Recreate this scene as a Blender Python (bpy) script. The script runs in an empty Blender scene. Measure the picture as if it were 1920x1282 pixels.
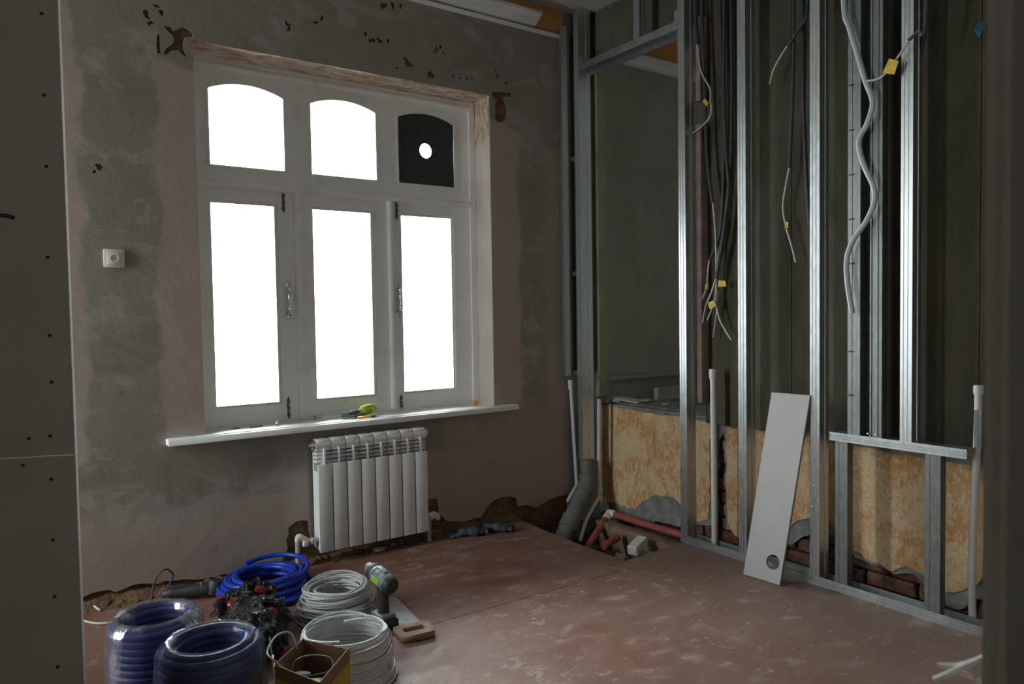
import bpy, bmesh, math, random
from mathutils import Vector, Matrix, noise
random.seed(7)
SC = bpy.context.scene
COL = SC.collection
PI = math.pi

# ------------------------------------------------------------------ camera
F_PX = 1386.455
ROT = Matrix(((0.81932935, 0.03467187, -0.57227377),
              (-0.57311211, 0.02245181, -0.81916935),
              (-0.01555355, 0.99914652, 0.0382663)))
CAM_H = 1.32
cam_d = bpy.data.cameras.new('camera')
cam_d.sensor_width = 36.0
cam_d.lens = 36.0 * F_PX / 1920.0
cam_d.clip_start = 0.02
cam_d.dof.use_dof = True
cam_d.dof.focus_distance = 3.1
cam_d.dof.aperture_fstop = 3.2
cam = bpy.data.objects.new('camera', cam_d)
COL.objects.link(cam)
cam.matrix_world = Matrix.Translation((0, 0, CAM_H)) @ ROT.to_4x4()
SC.camera = cam

# ------------------------------------------------------------------ sky, portals, exposure
SKY = 15.6
w = bpy.data.worlds.new('overcast_sky')
SC.world = w
w.use_nodes = True
w.node_tree.nodes['Background'].inputs[0].default_value = (0.985, 0.99, 1.0, 1)
# overcast sky: three times brighter overhead than at the horizon; pale ground below the horizon
_t = w.node_tree
_tc = _t.nodes.new('ShaderNodeTexCoord')
_sp = _t.nodes.new('ShaderNodeSeparateXYZ')
_t.links.new(_tc.outputs['Generated'], _sp.inputs[0])
_mr = _t.nodes.new('ShaderNodeMapRange')
_mr.inputs[1].default_value, _mr.inputs[2].default_value = 0.0, 1.0
_mr.inputs[3].default_value, _mr.inputs[4].default_value = SKY, SKY * 3
_t.links.new(_sp.outputs[2], _mr.inputs[0])
_t.links.new(_mr.outputs[0], _t.nodes['Background'].inputs[1])
SC.view_settings.view_transform = 'Standard'
SC.view_settings.look = 'None'
SC.view_settings.gamma = 1.0
SC.view_settings.use_curve_mapping = False
SC.view_settings.exposure = 0.0
SC.cycles.use_denoising = True
SC.cycles.use_adaptive_sampling = True
SC.cycles.adaptive_threshold = 0.025
SC.cycles.max_bounces = 8
SC.cycles.diffuse_bounces = 6
SC.cycles.glossy_bounces = 4
SC.cycles.transparent_max_bounces = 14
SC.cycles.caustics_reflective = False
SC.cycles.caustics_refractive = False
SC.cycles.sample_clamp_indirect = 6.0


def portal(name, x0, x1, z0, z1, y):
    d = bpy.data.lights.new(name, 'AREA')
    d.shape = 'RECTANGLE'
    d.size, d.size_y = x1 - x0, z1 - z0
    d.cycles.is_portal = True
    o = bpy.data.objects.new(name, d)
    COL.objects.link(o)
    o.location = ((x0 + x1) / 2, y, (z0 + z1) / 2)
    o.rotation_euler = (-PI / 2, 0, 0)
    return o


portal('window_portal', 0.86, 2.56, 0.75, 2.66, 4.16)
p_ = portal('side_window_portal', -0.29, 0.29, 0.40, 2.90, 4.16)
p_.location = (-1.74, 3.52, 1.65)
p_.rotation_euler = (PI / 2, 0, -PI / 2)
portal('next_room_portal', 4.75, 5.75, 0.75, 2.66, 4.16)

# ------------------------------------------------------------------ measuring helpers
CAMV = Vector((0, 0, CAM_H))


def ray(px, py):
    return ROT @ Vector(((px - 960) / F_PX, -(py - 641) / F_PX, -1.0))


def ax(px, py, x):
    r = ray(px, py)
    return CAMV + r * (x / r.x)


def ay(px, py, y=3.862):
    r = ray(px, py)
    return CAMV + r * (y / r.y)


def az(px, py, z=0.0):
    r = ray(px, py)
    return CAMV + r * ((z - CAM_H) / r.z)


# ------------------------------------------------------------------ node helpers
class G:
    """tiny node-graph writer: values are sockets or floats"""
    def __init__(s, name):
        s.m = bpy.data.materials.new(name)
        s.m.use_nodes = True
        s.t = s.m.node_tree
        s.b = s.t.nodes['Principled BSDF']
        s.out = s.t.nodes['Material Output']
        s._pos = None

    def put(s, sock, v):
        if isinstance(v, bpy.types.NodeSocket):
            s.t.links.new(v, sock)
        elif isinstance(v, (tuple, list)):
            sock.default_value = tuple(v) + ((1,) if len(v) == 3 and len(sock.default_value) == 4 else ())
        else:
            sock.default_value = v

    def math(s, op, a, b=0.0, c=0.0, clamp=False):
        n = s.t.nodes.new('ShaderNodeMath')
        n.operation = op
        n.use_clamp = clamp
        s.put(n.inputs[0], a); s.put(n.inputs[1], b); s.put(n.inputs[2], c)
        return n.outputs[0]

    def add(s, a, b): return s.math('ADD', a, b)
    def sub(s, a, b): return s.math('SUBTRACT', a, b)
    def mul(s, a, b): return s.math('MULTIPLY', a, b)
    def mx(s, a, b): return s.math('MAXIMUM', a, b)
    def mn(s, a, b): return s.math('MINIMUM', a, b)

    def pos(s, obj=False):
        if obj:
            return s.t.nodes.new('ShaderNodeTexCoord').outputs['Object']
        return s.t.nodes.new('ShaderNodeNewGeometry').outputs['Position']

    def xyz(s, v):
        n = s.t.nodes.new('ShaderNodeSeparateXYZ')
        s.put(n.inputs[0], v)
        return n.outputs

    def vec(s, x, y, z):
        n = s.t.nodes.new('ShaderNodeCombineXYZ')
        s.put(n.inputs[0], x); s.put(n.inputs[1], y); s.put(n.inputs[2], z)
        return n.outputs[0]

    def scale(s, v, k):
        n = s.t.nodes.new('ShaderNodeMapping')
        s.put(n.inputs[0], v)
        n.inputs['Scale'].default_value = k
        return n.outputs[0]

    def noise(s, v, scale, detail=4, rough=0.55, dist=0.0, col=False):
        n = s.t.nodes.new('ShaderNodeTexNoise')
        s.put(n.inputs['Vector'], v)
        n.inputs['Scale'].default_value = scale
        n.inputs['Detail'].default_value = detail
        n.inputs['Roughness'].default_value = rough
        n.inputs['Distortion'].default_value = dist
        return n.outputs[1 if col else 0]

    def voro(s, v, scale, feature='F1'):
        n = s.t.nodes.new('ShaderNodeTexVoronoi')
        n.feature = feature
        s.put(n.inputs['Vector'], v)
        n.inputs['Scale'].default_value = scale
        return n.outputs[0]

    def ramp(s, v, a, b, lo=0.0, hi=1.0):
        n = s.t.nodes.new('ShaderNodeMapRange')
        n.interpolation_type = 'SMOOTHSTEP'
        s.put(n.inputs[0], v)
        n.inputs[1].default_value = a; n.inputs[2].default_value = b
        n.inputs[3].default_value = lo; n.inputs[4].default_value = hi
        return n.outputs[0]

    def mix(s, f, a, b):
        n = s.t.nodes.new('ShaderNodeMix')
        n.data_type = 'RGBA'
        s.put(n.inputs[0], f)
        s.put(n.inputs[6], a); s.put(n.inputs[7], b)
        return n.outputs[2]

    def bump(s, h, strength=0.3, dist=0.01):
        n = s.t.nodes.new('ShaderNodeBump')
        n.inputs['Strength'].default_value = strength
        n.inputs['Distance'].default_value = dist
        s.put(n.inputs['Height'], h)
        s.put(s.b.inputs['Normal'], n.outputs[0])

    def done(s, color=None, rough=None, metal=None, spec=None):
        if color is not None: s.put(s.b.inputs['Base Color'], color)
        if rough is not None: s.put(s.b.inputs['Roughness'], rough)
        if metal is not None: s.put(s.b.inputs['Metallic'], metal)
        if spec is not None: s.put(s.b.inputs['Specular IOR Level'], spec)
        return s.m


def plain(name, col, rough=0.5, metal=0.0, var=0.12, scale=30, bump=0.0, spec=0.5):
    g = G(name)
    p = g.pos(True)
    n = g.noise(p, scale, 5, 0.6)
    f = g.ramp(n, 0.3, 0.7)
    lo = tuple(c * (1 - var) for c in col)
    hi = tuple(min(1, c * (1 + var)) for c in col)
    if bump:
        g.bump(g.noise(p, scale * 3, 4), bump, 0.004)
    return g.done(g.mix(f, lo, hi), rough, metal, spec)


# ------------------------------------------------------------------ materials
def box_mask(g, u, v, x0, x1, z0, z1, soft=0.02):
    a = g.ramp(u, x0 - soft, x0 + soft)
    b = g.ramp(u, x1 - soft, x1 + soft, 1, 0)
    c = g.ramp(v, z0 - soft, z0 + soft)
    d = g.ramp(v, z1 - soft, z1 + soft, 1, 0)
    return g.mul(g.mul(a, b), g.mul(c, d))


def mat_plaster():
    g = G('old_plaster')
    p = g.pos()
    nA = g.xyz(g.noise(p, 3.2, 5, 0.65, col=True))
    x, y, z = g.xyz(p)
    u = g.add(x, g.mul(g.sub(nA[0], 0.5), 0.16))
    v = g.add(z, g.mul(g.sub(nA[1], 0.5), 0.30))
    grey = g.mix(g.ramp(g.noise(p, 1.6, 6, 0.62), 0.35, 0.66), (0.255, 0.230, 0.198), (0.285, 0.258, 0.226))
    # smears of lighter filler
    sm = g.noise(g.scale(p, (1.6, 1, 2.6)), 2.2, 7, 0.7, 0.8)
    col = g.mix(g.mul(g.ramp(sm, 0.53, 0.61), 0.7), grey, (0.36, 0.338, 0.308))
    dk = g.noise(g.scale(p, (1.2, 1, 2.0)), 1.4, 6, 0.7, 0.5)
    col = g.mix(g.mul(g.ramp(dk, 0.50, 0.62), 0.6), col, (0.215, 0.20, 0.175))
    pink = g.mix(g.ramp(g.noise(p, 2.4, 5), 0.35, 0.7), (0.40, 0.325, 0.28), (0.43, 0.36, 0.31))
    m = box_mask(g, u, v, 0.655, 1.2, 0.72, 2.56)
    m = g.mx(m, box_mask(g, u, v, 2.3, 2.765, 0.72, 2.50))
    m = g.mx(m, box_mask(g, u, v, 0.0, 0.335, 0.66, 3.05))
    m = g.mx(m, box_mask(g, u, v, -3.0, 1.3, -0.3, 0.40, 0.04))
    m = g.mx(m, g.mul(box_mask(g, u, v, 1.2, 3.3, -0.3, 0.50, 0.04), 0.75))
    m = g.mx(m, g.mul(box_mask(g, u, v, 2.2, 3.3, -0.3, 0.72, 0.04), 0.6))
    m = g.mx(m, g.mul(box_mask(g, u, v, 2.98, 3.3, 0.6, 2.4, 0.05), 0.6))
    col = g.mix(m, col, pink)
    # band of paler filler below and beside the sill
    band = g.mul(box_mask(g, u, v, 0.2, 1.4, 0.36, 0.52, 0.05), g.ramp(sm, 0.42, 0.55))
    col = g.mix(g.mul(band, 0.7), col, (0.39, 0.37, 0.34))
    # rusty bruises and little chips with their own shape
    vo = g.noise(g.scale(p, (1.3, 1, 1)), 11, 6, 0.75, 0.6)
    up = g.ramp(z, 2.64, 2.74)
    fr = g.mul(g.ramp(vo, 0.665, 0.685), up)
    col = g.mix(fr, col, (0.20, 0.115, 0.07))
    sp = g.noise(p, 26, 3, 0.6)
    col = g.mix(g.mul(g.ramp(sp, 0.73, 0.76), 0.75), col, (0.16, 0.11, 0.085))
    # pencil-thin scratches
    sc = g.voro(g.scale(p, (1.0, 1, 0.5)), 6.5, 'DISTANCE_TO_EDGE')
    col = g.mix(g.mul(g.mul(g.ramp(sc, 0.0, 0.006, 1, 0), g.ramp(g.noise(p, 1.9, 3), 0.55, 0.62)), 0.35), col, (0.2, 0.18, 0.16))
    h = g.add(g.noise(p, 9, 6, 0.6), g.add(g.mul(sm, 0.6), g.mul(fr, -0.5)))
    g.bump(h, 0.35, 0.012)
    return g.done(col, 0.88, 0, 0.25)


def mat_clay():
    g = G('crumbled_clay')
    p = g.pos()
    n = g.noise(p, 14, 8, 0.75)
    col = g.mix(g.ramp(n, 0.3, 0.7), (0.13, 0.078, 0.05), (0.30, 0.185, 0.115))
    hi = g.mix(g.ramp(n, 0.3, 0.7), (0.22, 0.115, 0.07), (0.34, 0.19, 0.125))
    col = g.mix(g.ramp(g.xyz(p)[2], 1.2, 1.6), col, hi)
    g.bump(g.add(n, g.noise(p, 50, 4)), 0.9, 0.03)
    return g.done(col, 0.95, 0, 0.1)


def mat_floor():
    g = G('worn_red_floor_paint')
    p = g.pos()
    n1 = g.noise(p, 2.3, 7, 0.65, 0.3)
    n2 = g.noise(g.scale(p, (1, 1.7, 1)), 6, 8, 0.72, 0.4)
    n3 = g.noise(p, 42, 5, 0.6)
    col = g.mix(g.ramp(n1, 0.35, 0.68), (0.202, 0.094, 0.066), (0.245, 0.135, 0.106))
    # dust and dried plaster
    col = g.mix(g.mul(g.ramp(n2, 0.50, 0.72), 0.62), col, (0.41, 0.33, 0.30))
    x, y, z = g.xyz(p)
    dusty = g.ramp(g.add(x, g.mul(y, -0.55)), 0.2, 2.4)
    col = g.mix(g.mul(dusty, 0.50), col, (0.19, 0.158, 0.14))
    spl = g.add(g.mul(g.noise(g.scale(p, (1.0, 1.4, 1)), 11, 7, 0.72), 0.72), g.mul(g.noise(p, 2.1, 3), 0.28))
    col = g.mix(g.mul(g.ramp(spl, 0.575, 0.60), 0.5), col, (0.40, 0.36, 0.325))
    big = g.noise(g.scale(p, (1.0, 1.3, 1)), 4.2, 8, 0.74, 0.15)
    col = g.mix(g.mul(g.ramp(big, 0.625, 0.65), 0.55), col, (0.38, 0.35, 0.315))
    col = g.mix(g.ramp(n3, 0.675, 0.70), col, (0.58, 0.54, 0.50))
    # long pale scrapes
    scr = g.noise(g.scale(p, (7, 1.1, 1)), 2.4, 8, 0.8)
    col = g.mix(g.mul(g.ramp(scr, 0.66, 0.70), 0.5), col, (0.47, 0.41, 0.37))
    rough = g.ramp(n2, 0.3, 0.75, 0.42, 0.75)
    g.bump(g.add(g.mul(n3, 0.4), g.add(n2, spl)), 0.22, 0.006)
    return g.done(col, rough, 0, 0.4)


def mat_wallpaper():
    g = G('ochre_wallpaper')
    p = g.pos()
    x, y, z = g.xyz(p)
    n1 = g.noise(p, 5.5, 6, 0.7, 0.5)
    n2 = g.noise(g.scale(p, (1, 1.6, 0.8)), 26, 6, 0.7, 0.8)
    col = g.mix(g.ramp(n1, 0.40, 0.60), (0.56, 0.29, 0.11), (0.68, 0.50, 0.30))
    col = g.mix(g.mul(g.ramp(n2, 0.48, 0.62), 0.8), col, (0.72, 0.60, 0.42))
    col = g.mix(g.mul(g.ramp(g.noise(p, 60, 4), 0.56, 0.68), 0.55), col, (0.36, 0.19, 0.08))
    st = g.noise(g.scale(p, (1, 3.2, 0.25)), 4, 4)
    col = g.mix(g.mul(g.ramp(st, 0.6, 0.72), 0.4), col, (0.37, 0.20, 0.08))
    g.bump(n2, 0.5, 0.004)
    return g.done(col, 0.8, 0, 0.2)


def mat_cement():
    g = G('grey_cement_render')
    p = g.pos()
    n = g.noise(p, 12, 7, 0.7)
    col = g.mix(g.ramp(n, 0.3, 0.7), (0.17, 0.165, 0.15), (0.33, 0.325, 0.305))
    g.bump(n, 0.7, 0.02)
    return g.done(col, 0.92, 0, 0.2)


def mat_brick():
    g = G('old_red_brick')
    p = g.pos()
    n = g.noise(p, 22, 7, 0.7)
    col = g.mix(g.ramp(n, 0.3, 0.7), (0.13, 0.055, 0.038), (0.24, 0.105, 0.07))
    col = g.mix(g.mul(g.ramp(g.noise(p, 9, 5, 0.7), 0.48, 0.62), 0.75), col, (0.21, 0.19, 0.17))
    g.bump(n, 0.8, 0.015)
    return g.done(col, 0.9, 0, 0.2)


def mat_galv(name='galvanised_steel', k_lo=(0.55, 0.58, 0.59), k_hi=(0.64, 0.67, 0.69), r0=.28):
    g = G(name)
    p = g.pos()
    v = g.noise(g.scale(p, (1, 1, 0.35)), 60, 4, 0.6)
    n = g.noise(g.scale(p, (1, 1, 0.15)), 14, 4)
    col = g.mix(g.ramp(v, 0.3, 0.7), k_lo, k_hi)
    rough = g.add(g.ramp(v, 0.3, 0.75, r0, r0 + .08), g.mul(n, 0.08))
    return g.done(col, rough, 1.0)


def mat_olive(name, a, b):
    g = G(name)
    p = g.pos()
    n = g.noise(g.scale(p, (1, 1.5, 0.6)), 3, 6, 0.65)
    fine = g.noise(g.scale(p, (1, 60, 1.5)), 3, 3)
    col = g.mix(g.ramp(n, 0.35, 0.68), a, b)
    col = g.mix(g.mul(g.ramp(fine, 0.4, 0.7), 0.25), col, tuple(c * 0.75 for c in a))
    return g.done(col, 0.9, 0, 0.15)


def mat_glass(name='window_glass'):
    m = bpy.data.materials.new(name)
    m.use_nodes = True
    t = m.node_tree
    t.nodes.clear()
    out = t.nodes.new('ShaderNodeOutputMaterial')
    mx = t.nodes.new('ShaderNodeMixShader')
    fr = t.nodes.new('ShaderNodeFresnel')
    fr.inputs[0].default_value = 1.45
    tr = t.nodes.new('ShaderNodeBsdfTransparent')
    tr.inputs[0].default_value = (0.93, 0.97, 0.96, 1)
    gl = t.nodes.new('ShaderNodeBsdfGlossy')
    gl.inputs['Roughness'].default_value = 0.03
    t.links.new(fr.outputs[0], mx.inputs[0])
    t.links.new(tr.outputs[0], mx.inputs[1])
    t.links.new(gl.outputs[0], mx.inputs[2])
    t.links.new(mx.outputs[0], out.inputs[0])
    return m


def mat_film():
    """crinkled clear stretch film: mostly see-through, glossy creases"""
    m = bpy.data.materials.new('stretch_film')
    m.use_nodes = True
    t = m.node_tree
    t.nodes.clear()
    out = t.nodes.new('ShaderNodeOutputMaterial')
    tc = t.nodes.new('ShaderNodeTexCoord')
    mp = t.nodes.new('ShaderNodeMapping')
    mp.inputs['Scale'].default_value = (1, 1, 0.6)
    no = t.nodes.new('ShaderNodeTexNoise')
    no.inputs['Scale'].default_value = 26
    no.inputs['Detail'].default_value = 5
    no.inputs['Distortion'].default_value = 1.6
    bp = t.nodes.new('ShaderNodeBump')
    bp.inputs['Strength'].default_value = 0.35
    bp.inputs['Distance'].default_value = 0.008
    t.links.new(tc.outputs['Object'], mp.inputs[0])
    t.links.new(mp.outputs[0], no.inputs['Vector'])
    t.links.new(no.outputs[0], bp.inputs['Height'])
    tr = t.nodes.new('ShaderNodeBsdfTransparent')
    tr.inputs[0].default_value = (0.93, 0.95, 0.98, 1)
    gl = t.nodes.new('ShaderNodeBsdfGlossy')
    gl.inputs['Roughness'].default_value = 0.2
    df = t.nodes.new('ShaderNodeBsdfDiffuse')
    df.inputs[0].default_value = (0.7, 0.75, 0.85, 1)
    t.links.new(bp.outputs[0], gl.inputs['Normal'])
    lw = t.nodes.new('ShaderNodeFresnel')
    lw.inputs[0].default_value = 1.5
    t.links.new(bp.outputs[0], lw.inputs['Normal'])
    ma = t.nodes.new('ShaderNodeMath')
    ma.operation = 'MULTIPLY_ADD'
    ma.inputs[1].default_value = 0.5
    ma.inputs[2].default_value = 0.01
    ma.use_clamp = True
    t.links.new(lw.outputs[0], ma.inputs[0])
    m1 = t.nodes.new('ShaderNodeMixShader')
    m1.inputs[0].default_value = 0.05
    t.links.new(tr.outputs[0], m1.inputs[1])
    t.links.new(df.outputs[0], m1.inputs[2])
    m2 = t.nodes.new('ShaderNodeMixShader')
    t.links.new(ma.outputs[0], m2.inputs[0])
    t.links.new(m1.outputs[0], m2.inputs[1])
    t.links.new(gl.outputs[0], m2.inputs[2])
    t.links.new(m2.outputs[0], out.inputs[0])
    return m


def mat_bag():
    g = G('black_bin_plastic')
    p = g.pos(True)
    v = g.noise(g.scale(p, (1, 1, 0.7)), 16, 3, 0.5, 2.5)
    r = g.math('ABSOLUTE', g.sub(v, 0.5))
    g.bump(r, 1.0, 0.05)
    return g.done((0.012, 0.012, 0.013), 0.28)


def mat_corrugated(name, col, rough=0.45):
    return plain(name, col, rough, 0, 0.1, 20)


def mat_reveal():
    g = G('stained_reveal_plaster')
    p = g.pos()
    x, y, z = g.xyz(p)
    n = g.noise(g.scale(p, (1, 2, 1)), 9, 8, 0.72, 0.6)
    n2 = g.noise(p, 3, 5)
    white = g.mix(g.ramp(n2, 0.3, 0.7), (0.52, 0.46, 0.41), (0.62, 0.57, 0.52))
    up = g.ramp(g.add(z, g.mul(g.sub(n2, 0.5), 0.25)), 2.38, 2.44)
    rust = g.mix(g.ramp(n, 0.40, 0.62), (0.62, 0.54, 0.46), (0.38, 0.22, 0.12))
    col = g.mix(up, white, rust)
    col = g.mix(g.mul(g.ramp(n, 0.66, 0.72), 0.6), col, (0.4, 0.26, 0.17))
    g.bump(n, 0.6, 0.012)
    return g.done(col, 0.9, 0, 0.2)


def mat_white_paint():
    g = G('white_window_paint')
    p = g.pos()
    n = g.noise(p, 4, 5)
    col = g.mix(g.ramp(n, 0.3, 0.7), (0.88, 0.88, 0.87), (0.92, 0.92, 0.915))
    x, y, z = g.xyz(p)
    dirt = g.mul(g.ramp(g.noise(p, 9, 6, 0.7), 0.52, 0.68), 0.3)
    col = g.mix(dirt, col, (0.66, 0.62, 0.55))
    return g.done(col, 0.38, 0, 0.5)


M = dict(
    plaster=mat_plaster(), clay=mat_clay(), floor=mat_floor(), wallpaper=mat_wallpaper(), cement=mat_cement(),
    brick=mat_brick(), galv=mat_galv(), galvd=mat_galv('dull_galvanised_steel', (0.20, 0.21, 0.21), (0.27, 0.28, 0.28), .42), lightened_stud=plain('lightened_stud_metal', (0.62, 0.61, 0.56), 0.5, 0.0, var=0.05, scale=4), glass=mat_glass(), film=mat_film(), reveal=mat_reveal(), white=mat_white_paint(),  # door stud: bare metal coloured pale and matte, standing in for room light
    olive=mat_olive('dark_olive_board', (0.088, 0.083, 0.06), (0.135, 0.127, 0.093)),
    greygreen=mat_olive('grey_green_plaster', (0.29, 0.295, 0.255), (0.36, 0.365, 0.32)),
    greenboard=plain('pale_green_board', (0.31, 0.32, 0.215), 0.85, var=0.08, scale=6),
    drywall=plain('grey_drywall_paper', (0.60, 0.56, 0.51), 0.88, var=0.05, scale=3),
    drywall_edge=plain('white_gypsum_edge', (0.88, 0.87, 0.85), 0.9, var=0.05),
    board_edge=plain('brown_board_edge', (0.33, 0.25, 0.21), 0.9, var=0.2, scale=12),
    ceil=plain('grey_ceiling', (0.55, 0.55, 0.545), 0.9, var=0.06, scale=3),
    frieze=plain('orange_frieze_paint', (0.60, 0.30, 0.10), 0.8, var=0.08, scale=4),
    cornice=plain('white_cornice', (0.66, 0.66, 0.65), 0.7, var=0.06, scale=5),
    inner=plain('pale_room_wall', (0.74, 0.72, 0.68), 0.9, var=0.05, scale=3),
    dirt=plain('dark_dirt', (0.06, 0.045, 0.035), 0.95, var=0.5, scale=40, bump=0.8),
    wood=plain('dusty_wood', (0.22, 0.155, 0.11), 0.85, var=0.3, scale=14, bump=0.4),
    rad=plain('white_radiator_enamel', (0.80, 0.80, 0.81), 0.3, var=0.02),
    chrome=plain('chrome', (0.75, 0.76, 0.78), 0.18, 1.0, var=0.03),
    darkmetal=plain('tarnished_metal', (0.16, 0.14, 0.12), 0.45, 0.8, var=0.3, scale=60),
    vent=plain('dark_slate_plate', (0.035, 0.042, 0.042), 0.75, var=0.3, scale=40, bump=0.2),
    pipewhite=plain('white_plastic_pipe', (0.66, 0.64, 0.65), 0.4, var=0.06, scale=12),
    pipegrey=plain('grey_sewer_plastic', (0.155, 0.155, 0.14), 0.45, var=0.12, scale=8),
    pipered=plain('dusty_red_sleeve', (0.36, 0.09, 0.085), 0.6, var=0.22, scale=18),
    pipegreyl=plain('grey_metal_pipe', (0.42, 0.42, 0.41), 0.45, var=0.12),
    tape=plain('white_ptfe_and_plastic', (0.72, 0.70, 0.66), 0.6, var=0.12, scale=40, bump=0.3),
    conduit=plain('black_cable_sheath', (0.06, 0.06, 0.064), 0.55, var=0.2),
    wirewhite=plain('white_wire', (0.62, 0.61, 0.58), 0.5, var=0.1),
    tubegrey=plain('pale_grey_tube', (0.50, 0.54, 0.56), 0.4, var=0.06),
    yellow=plain('yellow_tape_flag', (0.62, 0.45, 0.04), 0.6, var=0.15),
    boardwhite=plain('white_laminate_board', (0.455, 0.44, 0.44), 0.42, var=0.03, scale=8),
    blue=plain('ultramarine_pipe', (0.010, 0.045, 0.42), 0.38, var=0.15, scale=10),
    bluedark=plain('dark_blue_pipe', (0.014, 0.032, 0.21), 0.45, var=0.15, scale=10),
    cable=plain('grey_white_cable', (0.60, 0.61, 0.62), 0.5, var=0.10, scale=30),
    bag=mat_bag(),
    red=plain('red_plastic', (0.22, 0.010, 0.014), 0.3, var=0.15),
    cardboard=plain('brown_cardboard', (0.25, 0.155, 0.085), 0.85, var=0.12, scale=25),
    boxyellow=plain('yellow_print', (0.50, 0.33, 0.03), 0.6, var=0.1),
    green=plain('lime_green_plastic', (0.26, 0.47, 0.04), 0.4, var=0.12),
    toolgrey=plain('blue_grey_plastic', (0.17, 0.20, 0.22), 0.4, var=0.1),
    toolblack=plain('charcoal_rubber', (0.028, 0.03, 0.032), 0.55, var=0.2),
    steel=plain('dull_saw_steel', (0.30, 0.31, 0.32), 0.42, 0.9, var=0.2, scale=20),
    sawwood=plain('saw_handle_wood', (0.27, 0.17, 0.115), 0.7, var=0.2, scale=30),
    paperblue=plain('pale_blue_sheet', (0.36, 0.46, 0.52), 0.6, var=0.06),
    glove=plain('blue_grey_fabric', (0.055, 0.075, 0.10), 0.9, var=0.35, scale=60, bump=0.5),
    gloveg=plain('grey_green_knit', (0.12, 0.15, 0.14), 0.9, var=0.4, scale=80, bump=0.6),
    gloveyl=plain('lime_knit', (0.45, 0.50, 0.06), 0.85, var=0.2, scale=80, bump=0.6),
    orange=plain('orange_plastic', (0.80, 0.40, 0.02), 0.4, var=0.08),
    ivory=plain('ivory_plastic', (0.66, 0.63, 0.53), 0.4, var=0.05),
    black=plain('black_plastic', (0.02, 0.02, 0.02), 0.5),
    whitepaper=plain('white_paper', (0.72, 0.71, 0.69), 0.7, var=0.04),
    rubble=plain('plaster_rubble', (0.40, 0.38, 0.34), 0.95, var=0.3, scale=30, bump=0.6),
    bluewire=plain('blue_wire', (0.05, 0.28, 0.42), 0.5),
)


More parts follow.
